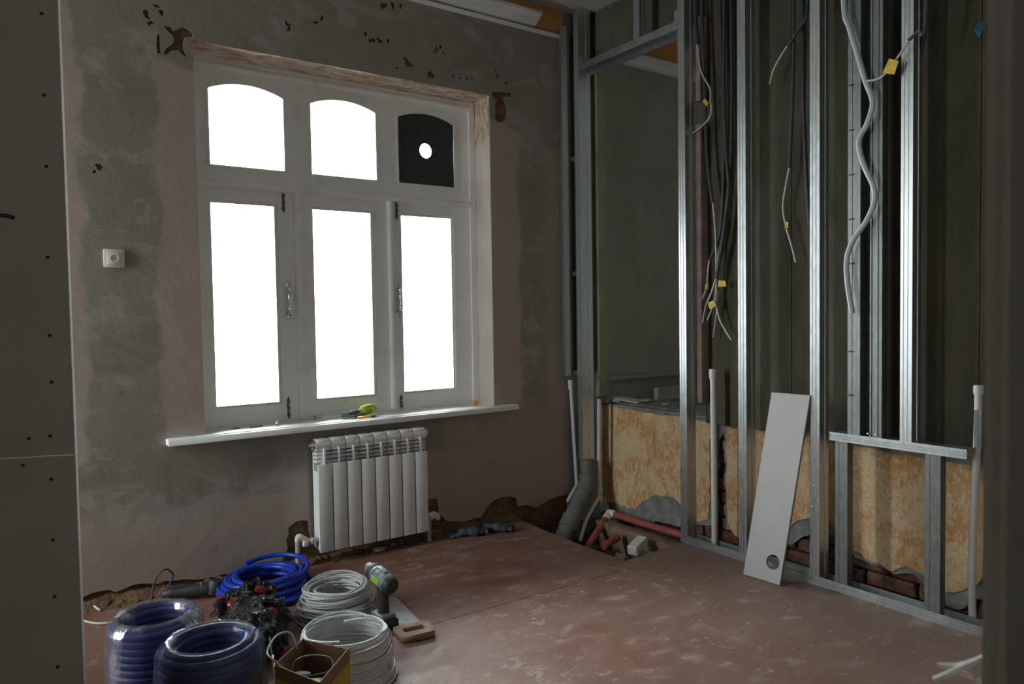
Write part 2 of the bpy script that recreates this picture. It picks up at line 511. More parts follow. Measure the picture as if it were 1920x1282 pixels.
# ------------------------------------------------------------------ mesh helpers
class MB:
    """collects shapes (in world or local coordinates) that become one mesh"""
    def __init__(s):
        s.v, s.f = [], []
        s.flat = []

    def raw(s, vs, fs):
        k = len(s.v)
        s.v += [Vector(a) for a in vs]
        s.f += [tuple(i + k for i in f) for f in fs]
        return s

    def box(s, lo, hi, rot=None, about=None):
        x0, y0, z0 = lo
        x1, y1, z1 = hi
        vs = [Vector(a) for a in ((x0, y0, z0), (x1, y0, z0), (x1, y1, z0), (x0, y1, z0),
                                  (x0, y0, z1), (x1, y0, z1), (x1, y1, z1), (x0, y1, z1))]
        if rot is not None:
            c = Vector(about) if about is not None else Vector(((x0 + x1) / 2, (y0 + y1) / 2, (z0 + z1) / 2))
            vs = [c + rot @ (a - c) for a in vs]
        return s.raw(vs, [(0, 3, 2, 1), (4, 5, 6, 7), (0, 1, 5, 4), (1, 2, 6, 5), (2, 3, 7, 6), (3, 0, 4, 7)])

    def bbox(s, lo, hi, r=0.004, seg=2, rot=None):
        """box with rounded edges"""
        bm = bmesh.new()
        bmesh.ops.create_cube(bm, size=1)
        c = [(a + b) / 2 for a, b in zip(lo, hi)]
        d = [b - a for a, b in zip(lo, hi)]
        for v in bm.verts:
            v.co = Vector((v.co.x * d[0], v.co.y * d[1], v.co.z * d[2]))
        bmesh.ops.bevel(bm, geom=bm.edges[:], offset=min(r, min(d) * 0.45), segments=seg, affect='EDGES', profile=0.5)
        R = rot or Matrix.Identity(3)
        vs = [Vector(c) + R @ v.co for v in bm.verts]
        bm.verts.index_update()
        bm.normal_update()
        fs = [[v.index for v in f.verts] for f in bm.faces]
        s.flat += [len(s.f) + i for i, f in enumerate(bm.faces) if max(abs(f.normal.x), abs(f.normal.y), abs(f.normal.z)) > .999]
        bm.free()
        return s.raw(vs, fs)

    def tube(s, pts, r, n=8, cap=True, closed=False, flat=1.0):
        pts = [Vector(p) for p in pts]
        m = len(pts)
        rad = r if isinstance(r, (list, tuple)) else [r] * m
        k0 = len(s.v)
        up = None
        for i, p in enumerate(pts):
            a = pts[(i - 1) % m] if (closed or i > 0) else p
            b = pts[(i + 1) % m] if (closed or i < m - 1) else p
            t = (b - a)
            t = t.normalized() if t.length > 1e-9 else Vector((0, 0, 1))
            if up is None:
                up = Vector((0, 0, 1)) if abs(t.z) < 0.9 else Vector((0, 1, 0))
            u = t.cross(up)
            u = u.normalized() if u.length > 1e-6 else t.orthogonal().normalized()
            vv = u.cross(t).normalized()
            up = vv
            for j in range(n):
                ang = 2 * PI * j / n
                s.v.append(p + (u * math.cos(ang) + vv * math.sin(ang) * flat) * rad[i])
        for i in range(m if closed else m - 1):
            a, b = k0 + i * n, k0 + ((i + 1) % m) * n
            for j in range(n):
                s.f.append((a + j, a + (j + 1) % n, b + (j + 1) % n, b + j))
        if cap and not closed:
            s.f.append(tuple(k0 + j for j in reversed(range(n))))
            s.f.append(tuple(k0 + (m - 1) * n + j for j in range(n)))
        return s

    def lathe(s, prof, c=(0, 0, 0), n=32, rot=None, cap=True):
        """prof: (radius, height) pairs about the z axis, then rotated and moved to c"""
        R = rot or Matrix.Identity(3)
        c = Vector(c)
        k0 = len(s.v)
        for r, h in prof:
            for j in range(n):
                a = 2 * PI * j / n
                s.v.append(c + R @ Vector((r * math.cos(a), r * math.sin(a), h)))
        for i in range(len(prof) - 1):
            a, b = k0 + i * n, k0 + (i + 1) * n
            for j in range(n):
                s.f.append((a + j, a + (j + 1) % n, b + (j + 1) % n, b + j))
        if cap:
            s.f.append(tuple(k0 + j for j in reversed(range(n))))
            s.f.append(tuple(k0 + (len(prof) - 1) * n + j for j in range(n)))
        return s

    def prism(s, poly, ax0, ax1, d):
        """closed polygon of world points extruded along vector d"""
        poly = [Vector(p) for p in poly]
        d = Vector(d)
        n = len(poly)
        return s.raw(poly + [p + d for p in poly],
                     [tuple(reversed(range(n))), tuple(range(n, 2 * n))] + [(i, (i + 1) % n, n + (i + 1) % n, n + i) for i in range(n)])

    def section(s, path, th, org, eu, ev, ez):
        """open sheet-metal section: path of (u, v) thickened by th, swept along ez"""
        P = [Vector((a, b)) for a, b in path]
        off = []
        for i, p in enumerate(P):
            ds = []
            if i > 0: ds.append((p - P[i - 1]).normalized())
            if i < len(P) - 1: ds.append((P[i + 1] - p).normalized())
            nn = [Vector((-d.y, d.x)) for d in ds]
            m_ = sum(nn, Vector((0, 0)))
            m_ = m_.normalized() if m_.length > 1e-6 else nn[0]
            c = max(0.35, m_.dot(nn[0]))
            off.append(p + m_ * (th / c))
        poly = P + off[::-1]
        org, eu, ev, ez = Vector(org), Vector(eu), Vector(ev), Vector(ez)
        pts = [org + eu * a.x + ev * a.y for a in poly]
        n = len(P)
        vs = pts + [p + ez for p in pts]
        k = len(poly)
        fs = [(i, (i + 1) % k, k + (i + 1) % k, k + i) for i in range(k)]
        for i in range(n - 1):
            a, b, c2, d2 = i, i + 1, k - 2 - i, k - 1 - i
            fs.append((a, b, c2, d2))
            fs.append((k + d2, k + c2, k + b, k + a))
        return s.raw(vs, fs)

    def mesh(s, name, org=Vector((0, 0, 0)), smooth=False):
        me = bpy.data.meshes.new(name)
        me.from_pydata([tuple(v - org) for v in s.v], [], s.f)
        bm = bmesh.new()
        bm.from_mesh(me)
        bmesh.ops.recalc_face_normals(bm, faces=bm.faces[:])
        bm.to_mesh(me)
        bm.free()
        if smooth:
            fl_ = set(s.flat)
            me.polygons.foreach_set('use_smooth', [i not in fl_ for i in range(len(me.polygons))])
            me.set_sharp_from_angle(angle=math.radians(42))
        me.update()
        return me

    def build(s, name, mat, parent=None, smooth=False):
        org = worldloc(parent)
        me = s.mesh(name, org, smooth)
        me.materials.append(M[mat] if isinstance(mat, str) else mat)
        return link(name, me, parent)


def worldloc(p):
    v = Vector((0, 0, 0))
    while p is not None:
        v += p.location
        p = p.parent
    return v


def link(name, data, parent=None):
    o = bpy.data.objects.new(name, data)
    COL.objects.link(o)
    if parent is not None:
        o.parent = parent
    return o


def tag(o, label=None, cat=None, group=None, kind=None):
    if label: o['label'] = label
    if cat: o['category'] = cat
    if group: o['group'] = group
    if kind: o['kind'] = kind
    return o


def thing(name, loc, label, cat, group=None):
    o = link(name, None)
    o.location = loc
    o.empty_display_size = 0.05
    return tag(o, label, cat, group)


def struct(name, mb, mat, label=None, parent=None, smooth=False):
    o = mb.build(name, mat, parent, smooth)
    if parent is None:
        tag(o, label, name.split('_')[0], None, 'structure')
    return o


def smooth_path(pts, sub=6):
    pts = [Vector(p) for p in pts]
    if len(pts) < 3:
        return pts
    out = []
    for i in range(len(pts) - 1):
        p0 = pts[max(0, i - 1)]
        p1, p2 = pts[i], pts[i + 1]
        p3 = pts[min(len(pts) - 1, i + 2)]
        for k in range(sub):
            t = k / sub
            out.append(0.5 * ((2 * p1) + (p2 - p0) * t + (2 * p0 - 5 * p1 + 4 * p2 - p3) * t * t + (3 * p1 - p0 - 3 * p2 + p3) * t ** 3))
    out.append(pts[-1])
    return out


def plate(name, outline, holes, th, plane, at, mat, parent=None, bevel=0.0):
    """flat piece with real holes. plane 'y': points are (x, z), front face at y=at, thickness towards +y;
    plane 'x': points are (y, z), front face at x=at, thickness towards +x; plane 'z': (x, y), top at z=at, downwards"""
    cu = bpy.data.curves.new('tmp', 'CURVE')
    cu.dimensions = '2D'
    cu.fill_mode = 'BOTH'
    cu.extrude = th / 2
    cu.bevel_depth = bevel
    for loop in [outline] + list(holes):
        sp = cu.splines.new('POLY')
        sp.points.add(len(loop) - 1)
        for i, (a, b) in enumerate(loop):
            sp.points[i].co = (a, b, 0, 1)
        sp.use_cyclic_u = True
    ob = bpy.data.objects.new('tmp', cu)
    COL.objects.link(ob)
    me = bpy.data.meshes.new_from_object(ob.evaluated_get(bpy.context.evaluated_depsgraph_get()))
    bpy.data.objects.remove(ob)
    bpy.data.curves.remove(cu)
    me.name = name
    org = worldloc(parent)
    for v in me.vertices:
        a, b, c = v.co
        if plane == 'y': p = Vector((a, at + th / 2 + c, b))
        elif plane == 'x': p = Vector((at + th / 2 + c, a, b))
        else: p = Vector((a, b, at - th / 2 + c))
        v.co = p - org
    bm = bmesh.new()
    bm.from_mesh(me)
    bmesh.ops.remove_doubles(bm, verts=bm.verts[:], dist=1e-5)
    bmesh.ops.recalc_face_normals(bm, faces=bm.faces[:])
    bm.to_mesh(me)
    bm.free()
    me.materials.clear()
    me.materials.append(M[mat])
    return link(name, me, parent)


def blob(cx, cz, rx, rz, n=22, rough=0.3, seed=0):
    rnd = random.Random(seed)
    ph = [rnd.uniform(0, 6.28) for _ in range(5)]
    out = []
    for i in range(n):
        a = 2 * PI * i / n
        k = 1 + rough * (0.45 * math.sin(2 * a + ph[0]) + 0.35 * math.sin(3 * a + ph[1]) + 0.3 * math.sin(5 * a + ph[2]) + 0.3 * math.sin(8 * a + ph[3])) + rnd.uniform(-0.1, 0.1) * rough * 2
        out.append((cx + rx * k * math.cos(a), cz + rz * k * math.sin(a)))
    return out


def jag(pts, step=0.025, amp=0.008, seed=1):
    """adds raggedness to an open polyline"""
    rnd = random.Random(seed)
    out = []
    for (a, b), (c, d) in zip(pts[:-1], pts[1:]):
        L = math.hypot(c - a, d - b)
        k = max(1, int(L / step))
        for i in range(k):
            t = i / k
            j = amp if i or out else 0
            out.append((a + (c - a) * t + rnd.uniform(-j, j), b + (d - b) * t + rnd.uniform(-j, j)))
    out.append(pts[-1])
    return out


# ================================================================== THE SETTING
YW = 3.862          # face of the window wall
XP = 3.181          # room side of the stud partition
XL = 3.423          # face of the low papered wall behind it
CEIL = 3.31
WX0, WX1, WZ0, WZ1 = 0.835, 2.557, 0.742, 2.673

# window wall: masonry core, then the plaster skin with its broken patches
core = MB()
YC = 3.876
NW = (4.75, 5.75)           # window of the next room
for x0, x1 in ((-1.8, WX0 - .02), (WX1 + .03, NW[0]), (NW[1], 6.2)):
    core.box((x0, YC, -0.45), (x1, 4.17, 3.6))
for x0, x1 in ((WX0 - .02, WX1 + .03), NW):
    core.box((x0, YC, -0.45), (x1, 4.17, WZ0 - 0.03))
    core.box((x0, YC, WZ1 + .018), (x1, 4.17, 3.6))
wall = struct('wall_back', core, 'clay', 'old plastered window wall with chipped and patched plaster')

base = [(-1.6, 0.05), (0.1, 0.05), (0.274, 0.055), (0.36, 0.075), (0.42, 0.05), (0.493, 0.07), (0.6, 0.055), (0.70, 0.05), (0.80, 0.03),
        (0.95, 0.028), (1.10, 0.03), (1.20, 0.04), (1.225, 0.10), (1.235, 0.20), (1.27, 0.235), (1.34, 0.225), (1.35, 0.17), (1.37, 0.11),
        (1.55, 0.075), (1.75, 0.06), (1.95, 0.07), (2.06, 0.08), (2.075, 0.225), (2.135, 0.225), (2.145, 0.13), (2.20, 0.075), (2.32, 0.05),
        (2.44, 0.055), (2.50, 0.12), (2.57, 0.155), (2.66, 0.15), (2.71, 0.13), (2.72, 0.075), (2.80, 0.075), (2.88, 0.05),
        (2.95, 0.075), (3.05, 0.085), (3.14, 0.10)]
base = jag(base, 0.03, 0.006, 3)
outline = base + [(3.14, CEIL - 0.002), (-1.6, CEIL - 0.002)]
win_hole = [(WX0, WZ0 - 0.03), (WX1, WZ0 - 0.03), (WX1, WZ1), (WX0, WZ1)]
chips = [win_hole]
def pxz(pts):
    return [(p.x, p.z) for p in (ay(u, v) for u, v in pts)]


chips.append(pxz([(307, 49), (318, 50), (325, 58), (332, 56), (340, 51), (350, 53), (358, 58), (362, 65), (367, 70), (352, 69), (345, 70), (343, 82), (345, 95), (350, 107), (340, 101), (333, 94), (322, 95), (315, 100), (310, 103), (308, 98), (312, 90), (322, 84), (326, 78), (325, 68), (316, 60)]))
chips.append(pxz([(295, 65), (299, 65), (300, 82), (301, 99), (295, 100), (293, 85)]))
chips.append(pxz([(922, 173), (940, 172), (960, 174), (959, 182), (950, 181), (943, 183), (947, 193), (951, 205), (949, 220), (942, 229), (933, 229), (927, 220), (930, 209), (927, 200), (930, 190), (923, 183)]))
chips.append(pxz([(267, 22), (273, 17), (279, 22), (278, 30), (283, 35), (279, 36), (271, 31)]))
chips.append(pxz([(286, 8), (297, 10), (300, 15), (291, 13)]))
chips.append(pxz([(275, 42), (283, 39), (291, 43), (283, 45), (279, 49)]))
chips.append(pxz([(296, 20), (305, 18), (307, 27), (303, 31), (300, 25)]))
ch = [(2.000, 2.770, .026, .022), (2.146, 2.727, .018, .022), (1.85, 3.06, .022, .018), (1.91, 3.075, .012, .018), (1.96, 3.085, .008, .012),
      (1.455, 2.885, .014, .009), (1.49, 2.915, .008, .016), (1.78, 2.855, .020, .012), (1.825, 2.862, .022, .011), (1.74, 2.88, .008, .016), (1.875, 2.87, .008, .014),
      (2.19, 2.882, .010, .016), (2.215, 2.90, .011, .011), (2.175, 2.865, .009, .007), (2.235, 2.87, .008, .006), (1.303, 2.845, .014, .012), (1.31, 2.822, .010, .016),
      (0.58, 2.875, .016, .010), (0.70, 2.93, .012, .02),
      (0.415, 2.018, .016, .012), (0.395, 1.995, .008, .007), (2.30, 2.745, .009, .007), (2.345, 2.74, .012, .006), (2.395, 2.745, .009, .006),
      (2.43, 2.755, .006, .007), (1.93, 2.73, .007, .006), (2.27, 2.775, .007, .006), (2.62, 2.80, .007, .010), (2.60, 2.83, .009, .006), (2.685, 2.77, .006, .010)]
for i, (cx, cz, rx, rz) in enumerate(ch):
    chips.append(blob(cx, cz, rx, rz, 18, 0.55, 50 + i))
plate('plaster_skin', outline, chips, 0.010, 'y', YW, 'plaster', wall)

# reveals of the opening: right, left, head (splayed a little) and underside
rv = MB()
rv.raw([(WX1, YW, WZ0 - .03), (WX1 + .012, 4.17, WZ0 - .03), (WX1 + .012, 4.17, WZ1), (WX1, YW, WZ1),
        (WX1 + .03, YW + .02, WZ0 - .03), (WX1 + .03, 4.17, WZ0 - .03), (WX1 + .03, 4.17, WZ1), (WX1 + .03, YW + .02, WZ1)],
       [(0, 1, 2, 3), (4, 7, 6, 5), (0, 3, 7, 4), (0, 4, 5, 1), (3, 2, 6, 7), (1, 5, 6, 2)])
rv.build('side_reveal', 'reveal', wall)
rv = MB()
rv.box((WX0 - .02, YW + .018, WZ0 - .03), (WX0, 4.17, WZ1))
rv.build('side_reveal', 'reveal', wall)
rv = MB()
rv.box((WX0, YW + .002, WZ1 - .002), (WX1, 4.17, WZ1 + .02))
rv.build('head_reveal', 'reveal', wall)

# frieze, cornice and plaster ridge at the top of the window wall
fz = MB(); fz.box((-1.6, YW - .004, 3.165), (3.14, YW + .0, CEIL))
fz.build('orange_frieze', 'frieze', wall)
cn = MB()
prof = [(0.0, 3.125), (0.014, 3.13), (0.02, 3.142), (0.012, 3.15), (0.0, 3.152)]
cn.prism([(-1.6, YW - a, b) for a, b in prof], 0, 0, (4.72, 0, 0))
cn.build('plaster_ridge', 'cornice', wall)
cn = MB()
prof = [(0.0, 3.158), (0.035, 3.16), (0.045, 3.172), (0.07, 3.178), (0.085, 3.20), (0.10, 3.205), (0.10, 3.222), (0.0, 3.226)]
cn.prism([(-1.6, YW - a, b) for a, b in prof], 0, 0, (4.50, 0, 0))
cn.build('cornice_moulding', 'cornice', wall)

# ceiling (front room and the room beyond the studs)
cb = MB(); cb.box((-2.6, -2.6, CEIL), (6.2, 4.17, CEIL + 0.2))
struct('ceiling', cb, 'ceil', 'dim grey ceiling of the room')

# floor: painted sheets on a lower sub-floor, a pit cut out in the corner
PX0, PY0 = 2.69, 2.85
fb = MB()
fb.box((-2.6, -2.6, -0.45), (6.2, 4.0, -0.30))
floor = struct('floor', fb, 'dirt', 'worn red-brown painted sheet floor with pale dust')
g0 = 0.0025
seamy = 2.80
plate('floor_sheet', [(-2.6, seamy + g0), (2.162, seamy - 0.05 + g0), (PX0, seamy - .052 + g0), (PX0, 2.80), (2.70, 2.85), (2.69, 3.2), (2.70, 3.58), (2.72, 3.90), (-2.6, 3.90)],
      [], 0.03, 'z', 0.0, 'floor', floor)
plate('floor_sheet', [(-2.6, -2.6), (3.255, -2.6), (3.255, 2.86), (3.154, 2.872), (2.95, 2.858), (2.822, 2.842), (PX0 + .02, 2.848), (PX0, 2.80), (PX0, seamy - .052 - g0), (2.162, seamy - .05 - g0), (-2.6, seamy - g0)],
      [], 0.03, 'z', 0.0, 'floor', floor)
jb = MB()
jb.box((-2.6, -2.6, -0.30), (2.66, 3.9, -0.031)).box((2.66, -2.6, -0.30), (3.24, 2.80, -0.031))
jb.build('sub_floor', 'dirt', floor)
# rough ground in the slot between track and low wall
gb = MB()
gb.box((3.255, -2.6, -0.30), (3.45, 2.88, -0.06))
gb.build('slot_ground', 'dirt', floor)

# low papered wall behind the studs
low = MB()
low.box((XL + 0.07, -0.2, -0.45), (3.80, 3.884, 0.70))
lw = struct('wall_right', low, 'cement', 'low masonry wall with torn ochre wallpaper behind the studs')
# cement render layer with its broken places, then the wallpaper in front of it


def yz(px, py, x=XL):
    p = ax(px, py, x)
    return (p.y, p.z)


top = 0.695
# cement: broken near the base and along two chased channels
cem = [(3.884, -0.09)] + jag([(3.80, -0.05), (3.45, -0.045), (3.2, -0.02), (3.02, 0.02), (2.92, 0.05), (2.85, 0.06), (2.83, 0.58), (2.785, 0.61), (2.772, 0.06),
      (2.68, 0.03), (2.60, 0.08), (2.35, 0.07), (2.22, 0.16), (2.08, 0.17), (1.98, 0.10), (1.90, 0.085), (1.78, 0.07), (1.70, 0.10), (1.66, 0.055), (1.58, 0.0),
      (1.52, -0.02), (1.44, 0.07), (1.37, 0.08), (1.355, 0.2), (1.345, 0.44), (1.36, 0.60), (1.31, 0.61), (1.30, 0.30), (1.285, 0.05), (1.25, 0.03), (0.8, 0.05), (-0.2, 0.05)], 0.03, 0.010, 5) + [(-0.2, top), (3.884, top)]
plate('cement_render', cem, [], 0.03, 'x', XL + 0.004, 'cement', lw)
# wallpaper sheets (torn edges)
sheets = [
    jag([(3.884, 0.00), (3.70, 0.02), (3.52, 0.012), (3.45, 0.07), (3.36, 0.13), (3.30, 0.15), (3.18, 0.16), (3.08, 0.12), (3.02, 0.05), (2.90, 0.08), (2.885, 0.20), (2.89, 0.45), (2.875, 0.62)], 0.03, 0.008, 8)
    + jag([(2.885, 0.655), (3.10, 0.675), (3.4, 0.665), (3.6, 0.68), (3.884, 0.68)], 0.05, 0.006, 9),
    jag([(2.755, 0.09), (2.70, 0.03), (2.64, 0.04), (2.55, 0.10), (2.40, 0.14), (2.25, 0.24), (2.12, 0.24), (2.02, 0.15), (1.93, 0.11), (1.80, 0.085), (1.73, 0.12), (1.665, 0.105), (1.60, 0.055), (1.52, 0.06), (1.43, 0.135), (1.40, 0.19), (1.385, 0.35), (1.405, 0.50), (1.38, 0.61)], 0.03, 0.008, 10)
    + jag([(1.38, 0.635), (1.8, 0.64), (2.2, 0.66), (2.755, 0.655), (2.765, 0.3)], 0.06, 0.006, 11),
    jag([(1.275, 0.16), (0.9, 0.12), (-0.2, 0.12)], 0.04, 0.008, 12) + [(-0.2, 0.63), (1.275, 0.63)],
]
for sh in sheets:
    plate('wallpaper_sheet', sh, [], 0.006, 'x', XL - 0.002, 'wallpaper', lw)
# bricks behind the broken render
bmesh_cache = []
for k in range(4):
    b = MB(); b.bbox((-0.045, -0.118, -0.032), (0.045, 0.118, 0.032), 0.008, 1)
    rr = random.Random(k)
    b.v = [v + Vector((rr.uniform(-.004, .004), rr.uniform(-.006, .006), rr.uniform(-.004, .004))) for v in b.v]
    me = b.mesh('brick'); me.materials.append(M['brick']); bmesh_cache.append(me)
for c in range(11):
    z = -0.075 + c * 0.076
    for i in range(13):
        y = 0.95 + i * 0.25 + (0.125 if c % 2 else 0)
        low_zone = c < 4 and 1.1 < y < 3.86
        chan = (1.12 < y < 1.50) or (2.55 < y < 2.92)
        if not (low_zone or chan) or y > 3.8: continue
        o = link('brick', bmesh_cache[(c * 5 + i) % 4], lw)
        o.location = (XL + 0.072 + random.uniform(-.006, .006), y, z)
        o.rotation_euler = (random.uniform(-.02, .02), 0, random.uniform(-.03, .03))
# rough rendered ledge on top of the low wall
lg = MB()
nx, ny = 8, 40
for i in range(nx + 1):
    for j in range(ny + 1):
        xx = XL - 0.004 + (0.42) * i / nx
        yy = 2.86 + (3.862 - 2.86) * j / ny
        zz = 0.692 + 0.016 * noise.noise((xx * 9, yy * 9, 0)) - (0.012 if i == 0 else 0)
        lg.v.append(Vector((xx, yy, zz)))
for i in range(nx):
    for j in range(ny):
        a = i * (ny + 1) + j
        lg.f.append((a, a + 1, a + ny + 2, a + ny + 1))
k0 = len(lg.v)
lg.box((XL, 2.86, 0.60), (3.84, 3.862, 0.676))
lg.build('ledge', 'cement', lw, True)

# dark olive boards closing the back of the stud bays
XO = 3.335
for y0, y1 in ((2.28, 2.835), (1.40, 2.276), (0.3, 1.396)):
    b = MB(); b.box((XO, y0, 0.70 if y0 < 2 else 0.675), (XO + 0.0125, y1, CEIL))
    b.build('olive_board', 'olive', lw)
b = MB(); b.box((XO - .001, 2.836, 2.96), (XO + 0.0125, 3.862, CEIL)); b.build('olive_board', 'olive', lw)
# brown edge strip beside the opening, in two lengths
for z0, z1 in ((2.49, 2.955), (0.80, 2.36)):
    b = MB(); b.box((XP + 0.078, 2.800, z0), (XP + 0.135, 2.838, z1)); b.build('board_edge_strip', 'board_edge', lw)
# pale green board in the corner reveal
b = MB(); b.box((3.405, 3.822, 0.74), (3.487, 3.862, 2.97)); b.build('green_board_strip', 'greenboard', lw)

# the room beyond the opening
b = MB()
for lo, hi in (((3.14, YW, -.3), (NW[0], YC, CEIL)), ((NW[1], YW, -.3), (6.2, YC, CEIL)), ((NW[0], YW, -.3), (NW[1], YC, WZ0)), ((NW[0], YW, WZ1), (NW[1], YC, CEIL))):
    b.box(lo, hi)
far = struct('wall_beyond', b, 'greygreen', 'dark grey-green wall of the next room seen through the stud opening')
b = MB(); b.box((3.46, YW - .006, 3.135), (6.2, YW, CEIL)); b.build('orange_frieze', 'frieze', far)
b = MB(); b.prism([(3.46, YW, 3.06), (3.46, YW - .03, 3.07), (3.46, YW - .05, 3.10), (3.46, YW - .06, 3.135), (3.46, YW, 3.14)], 0, 0, (2.7, 0, 0))
b.build('cornice_moulding', 'cornice', far)
b = MB(); b.box((3.46, YW - .05, 0.845), (6.2, YW, 0.872)); b.build('wall_rail', 'greygreen', far)
b = MB(); b.box((3.845, YW - .16, 0.69), (6.2, YW - .12, 0.775)); b.build('base_rail', 'greygreen', far)
b = MB(); b.box((6.0, -2.6, -0.3), (6.2, 4.3, CEIL))
struct('wall_far_right', b, 'inner', 'far wall of the next room')
b = MB(); b.box((3.85, -2.6, -0.3), (6.0, YW, 0.0)); b.build('next_room_floor', 'wood', floor)

# walls around and behind the camera
b = MB()
SY0, SY1, SZ0, SZ1 = 3.23, 3.81, 0.40, 2.90
for lo, hi in (((-1.8, -2.6, -.3), (-1.6, SY0, CEIL)), ((-1.8, SY1, -.3), (-1.6, 4.17, CEIL)), ((-1.8, SY0, -.3), (-1.6, SY1, SZ0)), ((-1.8, SY0, SZ1), (-1.6, SY1, CEIL))):
    b.box(lo, hi)
struct('wall_left', b, 'inner', 'pale left wall of the room')
b = MB(); b.box((-1.8, -2.6, -0.3), (6.2, -2.4, CEIL)); struct('wall_front', b, 'inner', 'pale wall behind the viewpoint')
b = MB(); b.box((1.252, 0.448, 0.0), (3.30, 0.463, CEIL)); b.box((3.285, -2.4, 0.0), (3.30, 0.43, CEIL))
struct('wall_doorway', b, 'drywall', 'drywall beside the doorway next to the viewpoint')


# ================================================================== WINDOW
YF = 4.06           # inner face of the frame
win = link('window_1', None); win.location = (1.70, YF, 0.75)
tag(win, 'white wooden window of three arched lights above three tall sashes', 'window', None, 'structure')


def arch(x0, x1, z0, zs, rise, n=14):
    """rectangle with a segmental arched top, rise above the spring line zs"""
    w2 = (x1 - x0) / 2
    R = (w2 * w2 + rise * rise) / (2 * rise)
    cz = zs + rise - R
    a0 = math.asin(w2 / R)
    cx = (x0 + x1) / 2
    pts = [(x0, z0), (x1, z0)]
    for i in range(n + 1):
        a = a0 - 2 * a0 * i / n
        pts.append((cx + R * math.sin(a), cz + R * math.cos(a)))
    return pts


UP = [(0.942, 1.335), (1.484, 1.880), (2.021, 2.412)]
LO = [(0.935, 1.287), (1.483, 1.856), (2.034, 2.406)]
ZU0, ZUS, RISE = 2.118, 2.512, 0.042
ZL0, ZL1 = 0.843, 1.937
# outer frame with the upper panel (one board with three arched openings)
plate('arched_panel', [(0.84, 2.035), (2.53, 2.035), (2.53, 2.61), (0.84, 2.61)], [arch(a, b, ZU0, ZUS, RISE) for a, b in UP], 0.045, 'y', YF, 'white', win)
fr = MB()
fr.box((0.80, YF - .012, 2.608), (2.557, YF + .09, 2.664))
fr.build('head_rail', 'white', win)
fr = MB(); fr.box((2.52, YF - .012, 0.745), (2.560, YF + .09, 2.61)); fr.build('jamb', 'white', win)
fr = MB(); fr.box((0.80, YF - .012, 0.745), (0.845, YF + .09, 2.61)); fr.build('jamb', 'white', win)
fr = MB(); fr.box((0.80, YF + .004, 0.735), (2.56, YF + .09, 0.757)); fr.build('sill_rail', 'white', win)
fr = MB(); fr.box((0.84, YF + .012, 2.0), (2.53, YF + .09, 2.037)); fr.build('transom', 'white', win)


def half_round(name, a, b, r, mb_n=8):
    a, b = Vector(a), Vector(b)
    q = MB(); q.tube([a, b], r, 12)
    return q.build(name, 'white', win, True)


half_round('transom_bead', (0.84, YF - .006, 2.018), (2.53, YF - .006, 2.018), 0.020)
half_round('mullion_bead', (1.392, YF - .008, 0.76), (1.392, YF - .008, 2.002), 0.019)
half_round('mullion_bead', (1.956, YF - .008, 0.76), (1.956, YF - .008, 2.002), 0.019)
half_round('head_bead', (0.84, YF - .004, 2.628), (2.53, YF - .004, 2.628), 0.018)
fr = MB(); fr.box((1.365, YF + .02, 0.75), (1.42, YF + .09, 2.01)); fr.build('mullion', 'white', win)
fr = MB(); fr.box((1.93, YF + .02, 0.75), (1.983, YF + .09, 2.01)); fr.build('mullion', 'white', win)
# rim of each arched light
for i, (a, b) in enumerate(UP):
    plate('light_rim', arch(a - .010, b + .010, ZU0 - .010, ZUS + .006, RISE + .003), [arch(a + .002, b - .002, ZU0 + .002, ZUS - .001, RISE)], 0.012, 'y', YF - .006, 'white', win)
    if i < 2:
        plate('pane', arch(a, b, ZU0, ZUS, RISE), [], 0.004, 'y', YF + .030, 'glass', win)
hole = [(2.214 + .042 * math.cos(t * PI / 14), 2.331 + .045 * math.sin(t * PI / 14)) for t in range(28)]
# three lower sashes
for i, ((a, b), (sx0, sx1)) in enumerate(zip(LO, ((0.845, 1.376), (1.408, 1.940), (1.972, 2.522)))):
    s_ = plate('sash', [(sx0, 0.752), (sx1, 0.752), (sx1, 2.001), (sx0, 2.001)], [[(a, ZL0), (b, ZL0), (b, ZL1), (a, ZL1)]], 0.045, 'y', YF, 'white', win)
    plate('glazing_bead', [(a - .001, ZL0 - .001), (b + .001, ZL0 - .001), (b + .001, ZL1 + .001), (a - .001, ZL1 + .001)],
          [[(a + .010, ZL0 + .010), (b - .010, ZL0 + .010), (b - .010, ZL1 - .010), (a + .010, ZL1 - .010)]], 0.018, 'y', YF + .022, 'white', s_)
    plate('pane', [(a, ZL0), (b, ZL0), (b, ZL1), (a, ZL1)], [], 0.004, 'y', YF + .034, 'glass', s_)


def pull_handle(x, zc, side):
    hd = MB()
    for dz in (-.083, .083):
        hd.bbox((x - .013, YF - .006, zc + dz - .017), (x + .013, YF + .001, zc + dz + .017), .003)
    pts = [(x, YF - .003, zc - .07), (x + .002, YF - .036, zc - .062), (x + .002, YF - .04, zc - .03), (x + .002, YF - .04, zc + .03), (x + .002, YF - .036, zc + .062), (x, YF - .003, zc + .07)]
    hd.tube(smooth_path(pts, 4), [.0085 + .0035 * math.sin(i * 1.25) for i in range(21)], 10)
    h = hd.build('handle', 'chrome', win, True)
    h['label'] = 'chrome pull handle'
    for dz in (-.083, .083):
        for dx in (-.005, .005):
            sc = MB(); sc.lathe([(.003, 0), (.002, .002)], (x + dx, YF - .006, zc + dz), 8, Matrix.Rotation(PI / 2, 3, 'X'))
            sc.build('screw', 'black', h)


pull_handle(1.330, 1.412, 1)
pull_handle(1.998, 1.412, -1)


